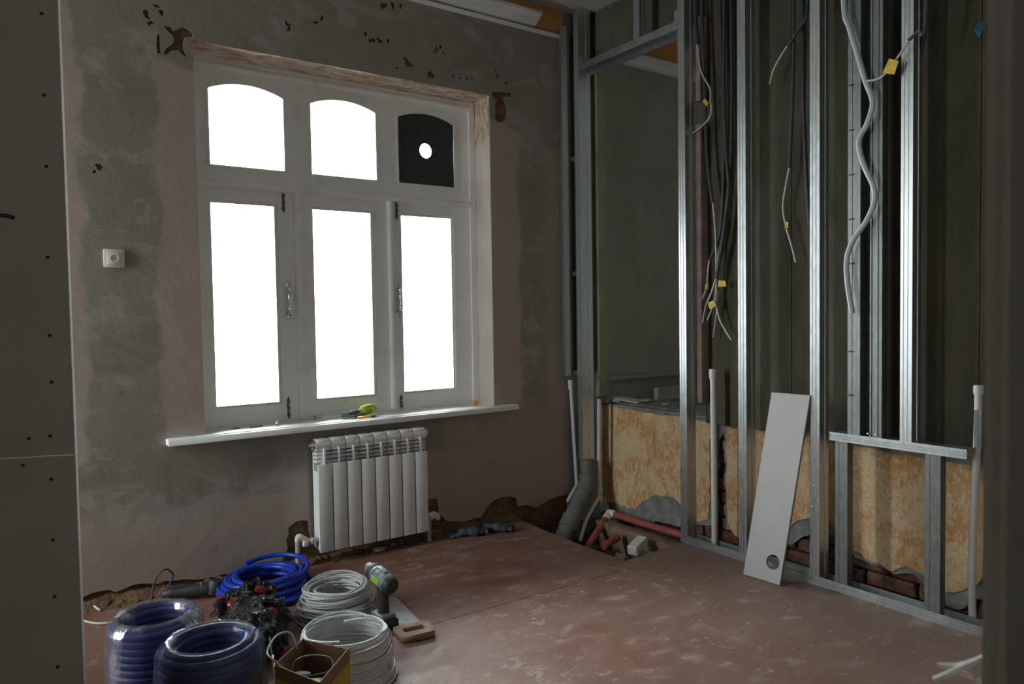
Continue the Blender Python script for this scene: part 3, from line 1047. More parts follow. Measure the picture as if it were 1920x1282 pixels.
def bolt(x, z0, z1, knob):
    q = MB()
    q.bbox((x - .007, YF - .004, z0), (x + .007, YF + .001, z1), .002, 1)
    q.tube([(x, YF - .008, z0 - .005), (x, YF - .008, z1 + .01)], .004, 8)
    q.tube([(x, YF - .008, knob), (x - .016, YF - .020, knob)], .004, 8)
    for k in range(3):
        zz = z0 + (z1 - z0) * (k + .5) / 3
        q.bbox((x - .009, YF - .013, zz - .005), (x + .009, YF, zz + .005), .002, 1)
    o = q.build('bolt', 'darkmetal', win, True)
    o['label'] = 'tarnished sliding bolt'


bolt(1.320, 1.90, 2.00, 1.915)
bolt(1.318, 0.765, 0.87, 0.83)
bolt(2.003, 1.90, 1.995, 1.91)
bolt(2.008, 0.760, 0.83, 0.80)
# dark plate with a round hole instead of glass
vp = plate('vent_plate', arch(UP[2][0], UP[2][1], ZU0, ZUS, RISE), [hole], 0.010, 'y', YF + .004, 'vent', win)
vp['label'] = 'dark plate with a round hole'

for n_, (x0, x1) in ((3, NW),):
    w_ = link('window_%d' % n_, None); w_.location = ((x0 + x1) / 2, YF, WZ0)
    tag(w_, 'plain white window of the next room out of view', 'window', None, 'structure')
    xm = (x0 + x1) / 2
    plate('frame', [(x0, WZ0), (x1, WZ0), (x1, WZ1), (x0, WZ1)], [[(x0 + .08, WZ0 + .08), (xm - .05, WZ0 + .08), (xm - .05, WZ1 - .08), (x0 + .08, WZ1 - .08)], [(xm + .05, WZ0 + .08), (x1 - .08, WZ0 + .08), (x1 - .08, WZ1 - .08), (xm + .05, WZ1 - .08)]], .05, 'y', YF, 'white', w_)
    plate('pane', [(x0 + .02, WZ0 + .02), (x1 - .02, WZ0 + .02), (x1 - .02, WZ1 - .02), (x0 + .02, WZ1 - .02)], [], .004, 'y', YF + .03, 'glass', w_)

w_ = link('window_2', None); w_.location = (-1.70, 3.52, SZ0)
tag(w_, 'plain white window in the left wall behind the drywall end', 'window', None, 'structure')
plate('frame', [(SY0, SZ0), (SY1, SZ0), (SY1, SZ1), (SY0, SZ1)], [[(SY0 + .05, SZ0 + .05), (SY1 - .05, SZ0 + .05), (SY1 - .05, SZ1 - .05), (SY0 + .05, SZ1 - .05)]], .05, 'x', -1.72, 'white', w_)
plate('pane', [(SY0 + .02, SZ0 + .02), (SY1 - .02, SZ0 + .02), (SY1 - .02, SZ1 - .02), (SY0 + .02, SZ1 - .02)], [], .004, 'x', -1.70, 'glass', w_)

# sill board
sb = MB()
sb.bbox((0.655, 3.795, 0.713), (2.70, 4.062, 0.745), .005, 2)
sill = sb.build('window_sill', 'white', None, True)
tag(sill, 'long white window sill board above the radiator', 'window sill', None, 'structure')
sm_ = MB(); sm_.box((0.67, 3.815, 0.744), (2.69, 3.822, 0.749)); sm_.build('sill_bead', 'white', sill)


# ================================================================== STUD PARTITION
frame = thing('stud_partition_frame', (XP, 2.4, 0.0), 'galvanised metal stud frame standing in front of the papered low wall', 'stud frame')
FL = [(0, 0), (.012, 0), (.014, .002), (.018, .002), (.020, 0), (.030, 0), (.032, .002), (.036, .002), (.038, 0), (.050, 0)]


def screw(p, parent, nrm=(-1, 0, 0), r=.0045, mat='chrome'):
    q = MB()
    rot = Vector((0, 0, 1)).rotation_difference(Vector(nrm)).to_matrix()
    q.lathe([(r, 0), (r * .8, r * .45), (r * .3, r * .6)], p, 8, rot)
    return q.build('screw', mat, parent, True)


def cstud(y_hi, z0, z1, depth=.075, width=.05, x=XP, name='stud', lip=True):
    """C stud: ridged flange faces the room, closed web faces the camera side (-y)"""
    k = width / .05
    path = [(0.006, depth)] if False else []
    # u runs from y_hi towards -y, v runs into the wall
    path = [(0, .012), (0, 0)] + [(a * k, b) for a, b in FL[1:]] + [(width, depth * .33), (width - .003, depth * .36), (width - .003, depth * .62), (width, depth * .65), (width, depth), (.004, depth), (.004, depth - .01)]
    q = MB(); q.section(path, .0013, (x, y_hi, z0), (0, -1, 0), (1, 0, 0), (0, 0, z1 - z0))
    return q.build(name, 'galv', frame)


def rail(y_hi, y_lo, z0, z1, depth=.077, x=XP - .002, name='track', up=True):
    """U track lying along y, ridged flange facing the room"""
    h = z1 - z0
    rid = [(0, h), (0, h * .72), (.0025, h * .68), (.0025, h * .56), (0, h * .52), (0, h * .44), (.0025, h * .40), (.0025, h * .26), (0, h * .22), (0, 0)]
    path = rid + [(depth, 0), (depth, h)]
    if not up:
        path = [(a, h - b) for a, b in path]
    q = MB(); q.section([(a, b) for a, b in path], .0013, (x, y_hi, z0), (1, 0, 0), (0, 0, 1), (0, y_lo - y_hi, 0))
    return q.build(name, 'galv', frame)


rail(2.895, 0.40, 0.0, 0.044, name='floor_track')
s0 = cstud(3.797, 0.335, CEIL, .10)
s1 = cstud(2.893, 0.004, CEIL)
s2 = cstud(2.489, 0.004, CEIL)
s3 = cstud(2.074, 0.004, CEIL)
s4 = cstud(1.645, 0.744, CEIL)
s5 = cstud(1.12, 0.004, CEIL)
# header over the opening and the short stud above it
hd = rail(3.76, 2.885, 2.893, 2.937, name='header_track', up=False)
b = MB(); b.bbox((XP - .003, 3.71, 2.90), (XP + .02, 3.748, 2.985), .002, 1); b.build('bracket', 'galv', hd)
b = MB(); b.bbox((XP - .003, 2.87, 2.92), (XP + .02, 2.915, 3.0), .002, 1); b.build('bracket', 'galv', hd)
b = MB(); b.box((XP + .072, 2.89, 2.872), (XP + .088, 3.72, 2.892)); b.build('bright_edge', 'galv', hd)
cstud(3.24, 2.935, CEIL, .05, .05, name='short_stud')
# corner boxing: slim stud on the window wall, rungs, dark board behind
q = MB(); q.section([(.045, 0), (0, 0), (0, .03), (.045, .03)], .0013, (3.105, 3.828, 0.90), (1, 0, 0), (0, 1, 0), (0, 0, 2.30)); q.build('corner_stud', 'galv', frame)
for z in (0.905, 1.565, 2.325):
    b = MB(); b.box((XP - .004, 3.79, z), (XP + .035, 3.83, z + .028)); b.build('rung', 'galv', frame)
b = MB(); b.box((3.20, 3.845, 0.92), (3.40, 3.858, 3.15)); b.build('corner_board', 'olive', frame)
# half-height rail, its two wide uprights, and the profiles standing on it
rl = rail(1.972, 1.375, 0.707, 0.745, name='half_height_rail', up=False)
rail(1.40, 0.60, 0.700, 0.738, .045, XP + .108, 'support_rail', False)
for yh, wd in ((1.946, .060), (1.540, .062)):
    q = MB()
    q.section([(0, .045), (0, 0), (wd * .30, 0), (wd * .32, .0015), (wd * .68, .0015), (wd * .70, 0), (wd, 0), (wd, .045)], .0013, (XP + .004, yh, 0.03), (0, -1, 0), (1, 0, 0), (0, 0, .68))
    o = q.build('upright', 'galvd', frame)
# triple profile above the rail: flat web with punch marks, then an open channel
q = MB(); q.section([(0, .05), (0, 0), (.020, 0), (.022, .002), (.042, .002), (.044, 0), (.064, 0), (.064, .05)], .0013, (XP + .016, 1.893, 0.745), (0, -1, 0), (1, 0, 0), (0, 0, CEIL - .745)); pw = q.build('flat_profile', 'galvd', frame)
for k in range(11):
    b = MB(); b.box((XP + .0150, 1.865, .92 + .20 * k), (XP + .0165, 1.888, .927 + .20 * k)); b.build('punch_mark', 'black', pw)
q = MB(); q.section([(0, 0), (0, .055), (.045, .055), (.045, 0), (.052, 0)], .0013, (XP + .006, 1.828, 0.745), (0, -1, 0), (1, 0, 0), (0, 0, CEIL - .745)); q.build('open_channel', 'galvd', frame)
q = MB(); q.section([(0, .045), (0, 0), (.030, 0), (.033, .004), (.046, .004), (.050, 0), (.050, .045)], .0013, (XP + .010, 1.780, 0.745), (0, -1, 0), (1, 0, 0), (0, 0, CEIL - .745)); q.build('flat_profile', 'galvd', frame)
for px, py, par in ((1285, 864, s1), (1281, 876, s1), (1281, 895, s1), (1284, 1017, s1), (1525, 910, s3), (1529, 930, s3), (1522, 950, s3), (1066 + 330, 1050, s2)):
    p = ax(px, py, XP - .001); screw(p, par)
for px, py in ((1627, 813), (1642, 815), (1694, 829)):
    screw(ax(px, py, XP - .003), rl)
for px, py in ((1573, 1108), (1744, 1159), (1517, 1090)):
    screw(ax(px, py, XP - .003), frame)

# foreground door stud at the right edge of the view
ds = thing('door_jamb_stud', (1.18, 0.45, 0.0), 'blurred metal door stud close to the viewpoint at right edge', 'stud')
q = MB()
q.section([(.03, .030), (0, .030), (0, .022), (.003, .020), (.003, .010), (0, .008), (0, .003), (.003, 0), (.10, 0), (.10, .030), (.07, .030)], .0015, (1.151, 0.4455, 0.0), (1, 0, 0), (0, 1, 0), (0, 0, CEIL))
q.build('profile', 'lightened_stud', ds)

# drywall panel at the left edge of the view (two boards, one above the other)
PE = Vector((0.186, 2.60, 0.0))
dp = thing('drywall_partition', PE, 'grey drywall partition end with screw heads at the left edge', 'partition')
for z0, z1 in ((0.0, 0.911), (0.914, CEIL)):
    b = MB(); b.box((PE.x - 1.80, PE.y, z0), (PE.x - .001, PE.y + .0125, z1)); b.build('board', 'drywall', dp)
    b = MB(); b.box((PE.x - .001, PE.y - .001, z0), (PE.x + .002, PE.y + .0185, z1)); b.build('board_edge', 'drywall_edge', dp)
b = MB(); b.box((PE.x - 1.80, PE.y + .0885, 0), (PE.x - .30, PE.y + .101, CEIL)); b.build('backing_board', 'inner', dp)
b = MB(); b.box((PE.x - 1.80, PE.y + .0125, 0), (PE.x - .30, PE.y + .0885, CEIL)); b.build('core', 'galvd', dp)
TURN = math.radians(-19)
dp.rotation_euler = (0, 0, TURN)
RT = Matrix.Rotation(-TURN, 3, 'Z')
nT = Matrix.Rotation(TURN, 3, 'Z') @ Vector((0, -1, 0))


def on_panel(px, py):
    r = ray(px, py)
    t = nT.dot(PE - CAMV) / nT.dot(r)
    return CAMV + r * t


for px, py in ((78, 25), (83, 178), (87, 312), (89, 482), (93, 629), (97, 716), (94, 817), (54, 822), (43, 872), (96, 898), (99, 1012), (102, 1118), (108, 1250)):
    screw(PE + RT @ (on_panel(px, py) - PE), dp, (0, -1, 0), .0055, 'black')
b = MB(); p = on_panel(33, 411) + nT * .03; p2 = on_panel(-6, 405)
b.tube(smooth_path([p2 - nT * .02, p2 + nT * .004, (p + p2) / 2 + Vector((0, -.01, .003)), p], 5), .006, 8)
st = b.build('cable_stub', 'conduit', None, True)
tag(st, 'short black cable end sticking out of the left drywall', 'cable')

# ================================================================== SERVICES
# radiator
RX0, RY0, RY1 = 1.362, 3.742, 3.835
rad = thing('radiator', (1.69, 3.80, 0.075), 'white eight section aluminium radiator under the window sill', 'radiator')
for i in range(8):
    x0 = RX0 + i * .0815
    x1 = x0 + .0800
    q = MB()
    q.bbox((x0, RY0, .075), (x1 - .003, RY0 + .012, .542), .004, 2)             # front panel
    q.box((x0 + .006, RY0 + .010, .085), (x1 - .009, RY1 - .012, .50))
    q.bbox((x0 + .004, RY1 - .014, .085), (x1 - .007, RY1, .60), .003, 1)
    sec = q.build('section', 'rad', rad, True)
    q = MB()
    c = Vector(((x0 + x1) / 2, RY0 + .048, .640))
    q.tube([(x0 + .001, c.y, c.z), (x1 - .002, c.y, c.z)], .034, 16, flat=.95)   # top collector
    q.bbox((x0 + .002, RY0 + .018, .632), (x1 - .003, RY0 + .085, .672), .012, 3)
    q.build('collector', 'rad', sec, True)
    q = MB(); q.box((c.x - .004, RY0 + .002, .52), (c.x + .004, RY0 + .06, .625)); q.build('fin', 'rad', sec)
    for k in range(4):                                                         # curved louvres between the fins
        z = .548 + k * .021
        q = MB()
        for sx0, sx1 in ((x0 + .002, c.x - .004), (c.x + .004, x1 - .003)):
            q.prism([(sx0, RY0 + .022 - .004 * (k % 2), z), (sx0, RY0 + .016, z + .007), (sx0, RY0 + .030, z + .013), (sx0, RY0 + .075, z + .010), (sx0, RY0 + .075, z)], 0, 0, (sx1 - sx0, 0, 0))
        q.build('louvre', 'rad', sec)
q = MB()
q.lathe([(.030, 0), (.030, .010), (.022, .012), (.022, .022), (.010, .024), (.008, .034)], (RX0 + .001, RY0 + .048, .640), 16, Matrix.Rotation(-PI / 2, 3, 'Y'))
o = q.build('end_plug', 'chrome', rad, True)
q = MB(); q.lathe([(.022, 0), (.022, .02), (.014, .022)], (RX0 + 8 * .0815 - .003, RY0 + .048, .640), 12, Matrix.Rotation(PI / 2, 3, 'Y')); q.build('end_plug', 'pipewhite', rad, True)
q = MB(); q.tube([(1.30, RY0 + .048, .135), (1.364, RY0 + .048, .135)], .016, 12); q.bbox((1.325, RY0 + .028, .118), (1.35, RY0 + .068, .152), .006, 1); q.build('union', 'pipegreyl', rad, True)
q = MB(); q.tube([(2.010, RY0 + .048, .135), (2.06, RY0 + .048, .135)], .016, 12); q.build('union', 'pipegreyl', rad, True)

fd = thing('radiator_feed_pipe', (1.27, 3.80, 0.0), 'pipe and taped white valve left of the radiator', 'pipe')
q = MB(); q.tube([(1.262, 3.80, -.02), (1.262, 3.80, .15)], .013, 12); q.build('riser', 'pipegreyl', fd, True)
q = MB(); q.tube(smooth_path([(1.262, 3.80, .145), (1.266, 3.795, .168), (1.285, 3.792, .160), (1.31, 3.79, .138)], 4), .016, 10); q.bbox((1.283, 3.772, .112), (1.318, 3.81, .150), .010, 2); q.build('valve', 'tape', fd, True)
fd2 = thing('radiator_return_pipe', (2.075, 3.80, 0.0), 'pipe and taped fitting right of the radiator', 'pipe')
q = MB(); q.tube([(2.035, 3.79, -.02), (2.035, 3.79, .13)], .013, 12); q.build('riser', 'pipegreyl', fd2, True)
q = MB(); q.tube(smooth_path([(2.04, 3.79, .14), (2.065, 3.795, .150), (2.09, 3.80, .138), (2.105, 3.80, .115)], 4), [.020, .02, .021, .022, .022, .022, .021, .021, .020, .019, .018, .016, .012], 10); q.build('fitting', 'tape', fd2, True)

# sewer pipe with couplings
sw = thing('sewer_pipe', (3.235, 3.765, -0.1), 'thick dark grey sewer pipe bending down into the floor pit', 'pipe')
A, B, Cc = Vector((3.232, 3.765, .334)), Vector((3.232, 3.765, .175)), Vector((2.935, 3.64, -.075))
q = MB(); q.tube(smooth_path([A, (3.232, 3.765, .28), B + Vector((0, 0, .03)), B + (Cc - B) * .12, B + (Cc - B) * .5, Cc, Cc + Vector((-.10, -.03, -.10))], 5), .052, 20); q.build('pipe', 'pipegrey', sw, True)
q = MB(); q.tube([(3.232, 3.765, .205), (3.232, 3.765, .245), ], .059, 20); q.build('coupling', 'pipegrey', sw, True)
q = MB(); q.tube([B + (Cc - B) * .10, B + (Cc - B) * .22], .059, 20); q.build('coupling', 'pipegrey', sw, True)
q = MB(); q.tube([B + (Cc - B) * .72, B + (Cc - B) * .95], .060, 20); q.build('coupling', 'pipegrey', sw, True)

# white water pipes in the corner
p_ = [ay(1070, 718, 3.80), ay(1076, 820, 3.80), ay(1081, 905, 3.80), ay(1078, 915, 3.80), ay(1064, 940, 3.79)]
q = MB(); q.tube(smooth_path(p_, 5), .0115, 10)
q.tube([ay(1069, 712, 3.80), ay(1070, 730, 3.80)], .016, 10)
tag(q.build('water_pipe', 'pipewhite', None, True), 'slim white pipe in the corner against the window wall', 'pipe')
p_ = [ax(1123, 748, 3.30), ax(1123, 840, 3.30), ax(1122, 925, 3.30), Vector(ax(1119, 937, 3.285)), Vector((3.13, 3.66, -.03)), Vector((3.02, 3.60, -.14))]
q = MB(); q.tube(smooth_path(p_, 5), .013, 10); q.tube([ax(1123, 922, 3.30), ax(1119, 938, 3.288)], .017, 10); wp = q.build('water_pipe', 'pipewhite', None, True)
tag(wp, 'white pipe bending into the pit beside the papered wall', 'pipe')

# red sleeved pipe with pale elbow
E0 = Vector((3.315, 3.64, -.018))
rp = thing('red_pipe', E0, 'dusty red sleeved pipe with a pale elbow along the pit edge', 'pipe')
q = MB(); q.tube([E0 + Vector((0, -.05, 0)), (3.31, 3.30, -.016), (3.305, 2.92, -.010)], .021, 12); q.build('sleeve', 'pipered', rp, True)
D0 = Vector((2.98, 3.47, -.13))
q = MB(); q.tube([E0 + (D0 - E0) * .18, D0], .022, 12); q.build('sleeve', 'pipered', rp, True)
q = MB(); q.tube(smooth_path([E0 + Vector((0, -.055, 0)), E0 + Vector((-.004, -.005, .002)), E0 + (D0 - E0) * .08, E0 + (D0 - E0) * .2], 5), .026, 12); o = q.build('elbow', 'tape', rp, True)
q = MB(); q.tube([(2.98, 3.33, -.10), (3.10, 3.36, -.085)], .022, 12); q.tube([(3.095, 3.358, -.085), (3.13, 3.366, -.080)], .026, 12)
tag(q.build('red_pipe_stub', 'pipered', None, True), 'short red pipe stub lying low in the floor pit', 'pipe')

# pit contents: beam, dirt, blocks
bm_ = thing('floor_beam', (3.15, 3.3, -0.2), 'dusty wooden beam along the back of the floor pit', 'beam')
q = MB(); q.bbox((3.185, 2.84, -.23), (3.285, 3.66, -.045), .012, 2); q.build('timber', 'wood', bm_, True)
q = MB()
n = 26
for i in range(n + 1):
    for j in range(n + 1):
        x = 2.66 + (3.42 - 2.66) * i / n; y = 2.80 + (3.874 - 2.80) * j / n
        z = -.19 + .035 * noise.noise((x * 7, y * 7, 1)) + .02 * noise.noise((x * 23, y * 23, 2)) + max(0, (y - 3.55)) * .25
        q.v.append(Vector((x, y, z)))
for i in range(n):
    for j in range(n):
        a = i * (n + 1) + j
        q.f.append((a, a + 1, a + n + 2, a + n + 1))
tag(q.build('pit_earth', 'dirt', None, True), 'dark loose earth at the bottom of the floor pit', 'earth', None, 'stuff')


def lump(name, c, r, mat, seed, label=None, cat=None, group=None, parent=None, flat=(1, 1, 1), sub=2):
    bm = bmesh.new()
    bmesh.ops.create_icosphere(bm, subdivisions=sub, radius=1)
    for v in bm.verts:
        k = 1 + .35 * noise.noise(v.co * 1.7 + Vector((seed * 3.1, 0, 0))) + .15 * noise.noise(v.co * 4 + Vector((seed, 5, 0)))
        v.co = Vector((v.co.x * flat[0], v.co.y * flat[1], v.co.z * flat[2])) * k * r
    q = MB(); bm.verts.index_update()
    q.raw([v.co + Vector(c) for v in bm.verts], [[v.index for v in f.verts] for f in bm.faces]); bm.free()
    o = q.build(name, mat, parent, sub > 2)
    if label: tag(o, label, cat, group)
    return o


R35 = Matrix.Rotation(.35, 3, 'Z') @ Matrix.Rotation(-.18, 3, 'Y')
q = MB(); q.bbox((-.075, -.032, -.028), (.075, .032, .028), .005, 1)
q.v = [Vector((3.055, 3.115, -.055)) + R35 @ v for v in q.v]
wb = q.build('white_block', 'whitepaper')
tag(wb, 'white plastic trunking offcut lying in the floor pit', 'offcut')
q = MB(); q.bbox((-.05, -.04, -.02), (.05, .04, .02), .004, 1)
q.v = [Vector((3.07, 3.06, -.115)) + R35 @ v for v in q.v]
tag(q.build('grey_block', 'rubble'), 'grey rubble slab below the white offcut in the pit', 'rubble')
for i, (x, y, z, r, nm) in enumerate(((2.93, 3.12, -.12, .05, 'brown stone beside the white offcut in the pit'), (2.91, 2.93, -.12, .035, 'pale stone near the front corner of the pit'),
                                      (3.16, 2.95, -.14, .04, 'stone under the beam end in the pit'))):
    lump('stone', (x, y, z), r, 'rubble' if i else 'wood', i + 3, nm, 'stone')

# two white vertical pipes in the stud bays
wp1 = thing('capped_pipe', (3.235, 2.695, 0.0), 'white upright pipe between the studs beside the leaning board', 'pipe')
q = MB(); q.tube([(3.235, 2.695, .0), (3.235, 2.697, .5), (3.235, 2.70, .98)], .0165, 14); q.build('tube', 'pipewhite', wp1, True)
q = MB(); q.lathe([(.0205, .945), (.022, .955), (.022, .993), (.019, .998)], (3.235, 2.70, 0), 14); q.build('socket_end', 'pipewhite', wp1, True)
wp2 = thing('capped_pipe', (3.27, 1.374, 0.0), 'white upright pipe with peeled label near the door stud', 'pipe')
q = MB(); q.tube(smooth_path([(3.27, 1.385, -.03), (3.27, 1.392, .2), (3.27, 1.386, .5), (3.27, 1.374, .8), (3.27, 1.372, .99)], 4), .0150, 14); q.build('tube', 'pipewhite', wp2, True)
q = MB(); q.lathe([(.018, .962), (.0195, .967), (.0195, .995), (.016, 1.0)], (3.27, 1.372, 0), 14); q.build('socket_end', 'pipewhite', wp2, True)
q = MB(); q.bbox((3.2530, 1.367, .745), (3.2555, 1.381, .90), .001, 1); q.build('torn_label', 'toolgrey', wp2)

# leaning white board with a round hole
Bl, Br = Vector((3.016, 2.334, 0.004)), Vector((3.030, 2.136, 0.004))
Tl = Vector((3.158, 2.270, .909))
ex = (Br - Bl).normalized()
ez = (Tl - Bl); Lz = ez.length; ez.normalize()
nrm = ex.cross(ez).normalized()
if nrm.x > 0: nrm = -nrm
W_ = (Br - Bl).length
bd = plate('leaning_board', [(0, 0), (W_, 0), (W_ + .004, Lz), (0, Lz)], [[(W_ * .735 + .036 * math.cos(i * PI / 16), .098 + .036 * math.sin(i * PI / 16)) for i in range(32)]], .016, 'z', 0, 'boardwhite')
for v in bd.data.vertices:
    a, b_, c = v.co
    v.co = Bl + ex * a + ez * b_ - nrm * (-c) * 1.0
bm = bmesh.new(); bm.from_mesh(bd.data); bmesh.ops.recalc_face_normals(bm, faces=bm.faces[:]); bm.to_mesh(bd.data); bm.free()
tag(bd, 'long white board with a round hole leaning on the studs', 'board')

# ================================================================== HANGING CABLES
def hang(name, label, px_dark, px_white, X, rd=.009, rw=.0042, tags=(), top_out=True, Xw=None, dmat='conduit', wmat='wirewhite', group='hanging cables in the stud bays'):
    root = None
    pts = [ax(a, b, X) for a, b in px_dark]
    if top_out and pts:
        pts[0] = Vector((pts[0].x, pts[0].y, CEIL))
    base = pts[0] if pts else ax(*px_white[0], X)
    t = thing(name, base, label, 'cable', group)
    if pts:
        q = MB(); q.tube(smooth_path(pts, 6), rd, 8); q.build('sheath', dmat, t, True)
    if px_white:
        wp_ = [ax(a, b, (Xw or X) - .002) for a, b in px_white]
        q = MB(); q.tube(smooth_path(wp_, 6), rw, 8); q.build('wire', wmat, t, True)
    for (a, b, w2, h2, ang) in tags:
        c = ax(a, b, X - .012)
        rr = Matrix.Rotation(ang, 3, 'X')
        q = MB()
        for sx in (0,):
            g_ = [(-w2, -h2), (w2, -h2 * .8), (w2 * .8, h2), (-w2, h2)]
            f_ = [c + rr @ Vector((.003 * math.sin(i * 2.0), -u, v)) for i, (u, v) in enumerate(g_)]
            q.prism(f_, 0, 0, (.0015, 0, 0))
        q.build('yellow_flag', 'yellow', t)
    return t


hang('hanging_cable', 'thin dark cable with a white tail curling onto the opening stud', [(1300, -40), (1303, 0), (1305, 50), (1307, 84)], [(1307, 82), (1309, 110), (1317, 140), (1331, 166), (1332, 190), (1334, 205), (1329, 222), (1312, 240), (1286, 258)], 3.245, .0085, .0042, [(1323, 192, .022, .012, .9)])
hang('hanging_cable', 'dark cable left of the bundle ending in a long straight white wire', [(1314, -40), (1315, 0), (1318, 90), (1322, 200), (1326, 300), (1336, 380)], [(1336, 378), (1341, 430), (1343, 500), (1342, 545), (1337, 572), (1326, 600)], 3.262, .0095, .0042)
hang('hanging_cable', 'leftmost thick cable of the bundle with a short white tail and yellow flag', [(1349, -40), (1350, 0), (1354, 160), (1357, 300), (1352, 420), (1341, 465), (1330, 487)], [(1330, 485), (1327, 510), (1325, 537), (1317, 560), (1307, 577)], 3.272, .0095, .0048, [(1325, 537, .012, .017, .3)])
hang('hanging_cable', 'middle thick cable of the bundle with a flagged forked white wire', [(1358, -40), (1358, 0), (1357, 160), (1361, 280), (1366, 350), (1356, 440), (1343, 522)], [(1343, 520), (1333, 550), (1323, 575), (1317, 605)], 3.255, .0095, .0045, [(1335, 571, .024, .019, -.25)])
hang('hanging_cable', 'thick cable at the right of the bundle with the lowest curved white tail', [(1371, -40), (1371, 0), (1372, 200), (1368, 330), (1358, 430), (1349, 482)], [(1349, 480), (1344, 520), (1342, 560), (1350, 600), (1371, 637)], 3.268, .0095, .0048, [(1354, 532, .026, .017, .05)])
hang('hanging_cable', 'rear cable of the bundle with a thin short white tail', [(1362, -40), (1363, 0), (1367, 200), (1364, 300), (1354, 400), (1350, 440)], [(1350, 440), (1345, 500), (1344, 570), (1341, 605), (1337, 632)], 3.285, .008, .0038)
hang('hanging_cable', 'short dark cable with white tip bent left beside the third stud', [(1516, -40), (1514, 10), (1500, 50), (1477, 87)], [(1477, 85), (1463, 107), (1450, 132), (1443, 158)], 3.252, .0075, .0045)
hang('hanging_cable', 'long dark cable with a bent white tail and small yellow flag', [(1488, -40), (1488, 0), (1488, 100), (1485, 210), (1480, 315)], [(1480, 314), (1473, 350), (1468, 388), (1474, 425), (1484, 460), (1492, 492)], 3.265, .009, .0045, [(1475, 422, .009, .016, .2)])
hang('hanging_cable', 'dark cable hanging behind the third stud without a tail', [(1504, -40), (1505, 60), (1507, 210), (1512, 330), (1518, 420)], [], 3.285, .009)
hang('hanging_cable', 'pale grey tube hanging in waves before the doubled profiles', [(1578, -40), (1582, 0), (1592, 50), (1606, 95), (1622, 150), (1634, 180), (1636, 200), (1626, 232), (1612, 258), (1611, 280), (1622, 315), (1638, 350), (1639, 380), (1624, 415), (1600, 450), (1588, 485), (1589, 530), (1598, 587)], [], 3.155, .0125, dmat='tubegrey')
hang('hanging_cable', 'dark cable crossing the fourth stud with a grey tail and large yellow flag', [(1740, -40), (1736, 30), (1722, 58), (1703, 76)], [(1704, 75), (1690, 98), (1675, 118), (1660, 138), (1645, 148), (1625, 152)], 3.150, .0075, .0048, [(1671, 126, .026, .030, .5)], wmat='tubegrey')
hang('hanging_cable', 'dark cable with a wavy white tail right of the fourth stud', [(1740, -40), (1738, 0), (1734, 60), (1727, 95), (1720, 121)], [(1720, 119), (1715, 145), (1715, 170), (1717, 205)], 3.245, .009, .005)
q = MB()
for k in range(5):
    p = ax(1838 + k * 3, 40 + 3 * (k % 2), 3.30)
    q.tube(smooth_path([p, p + Vector((-.01, .012, -.03)), p + Vector((-.02, .004 * k, -.055))], 4), .002, 6)
tag(q.build('blue_wire_ends', 'bluewire', None, True), 'little tuft of blue wire ends on the dark board', 'wire')

# white cable ends by the door stud
for i, (pp, lb) in enumerate(((((1857, 1228), (1845, 1232), (1815, 1243), (1790, 1248), (1760, 1247)), 'blurred white cable end pointing left beside the door stud'),
                              (((1852, 1232), (1830, 1238), (1805, 1250), (1775, 1264), (1752, 1273)), 'lower blurred white cable end beside the door stud'))):
    pts = []
    for k, (a, b_) in enumerate(pp):
        r = ray(a, b_); pts.append(CAMV + r * (1.17 + .02 * k))
    pts = [pts[0] + Vector((.10, -.01, -.02))] + pts
    q = MB(); q.tube(smooth_path(pts, 5), .0045, 8)
    tag(q.build('cable_end', 'wirewhite', None, True), lb, 'cable')

# ================================================================== WALL SOCKET
so = thing('wall_socket', (0.462, YW, 1.603), 'old ivory wall socket on the grey plaster left of the window', 'socket')
q = MB(); q.bbox((.418, YW - .012, 1.561), (.506, YW + .004, 1.646), .006, 2); q.build('plate', 'ivory', so, True)
q = MB(); q.bbox((.432, YW - .016, 1.574), (.492, YW - .010, 1.632), .004, 2); q.build('insert', 'ivory', so, True)
q = MB(); q.lathe([(.019, 0), (.0185, .003), (.016, .003), (.015, -.002)], (.462, YW - .016, 1.603), 24, Matrix.Rotation(PI / 2, 3, 'X'), False); q.build('ring', 'ivory', so, True)
for dx in (-.0095, 0, .0095):
    q = MB(); q.lathe([(.0023, 0), (.0023, .0015)], (.462 + dx, YW - .0165, 1.603), 10, Matrix.Rotation(PI / 2, 3, 'X')); q.build('pin_hole', 'black', so)

# ================================================================== ON THE SILL
ZS = 0.7455
gl = thing('work_glove', (1.66, 3.93, ZS), 'crumpled grey and lime knitted glove on the window sill', 'glove')


def cloth_lump(pts, r, mat, parent, name, seed=0, flat=.7):
    q = MB()
    P_ = smooth_path(pts, 5)
    rr = [r * (.85 + .13 * math.sin(i * .8 + seed) + .06 * math.sin(i * 1.9)) * (1 if 0 < i < len(P_) - 1 else .5) for i in range(len(P_))]
    q.tube(P_, rr, 10, flat=flat)
    return q.build(name, mat, parent, True)


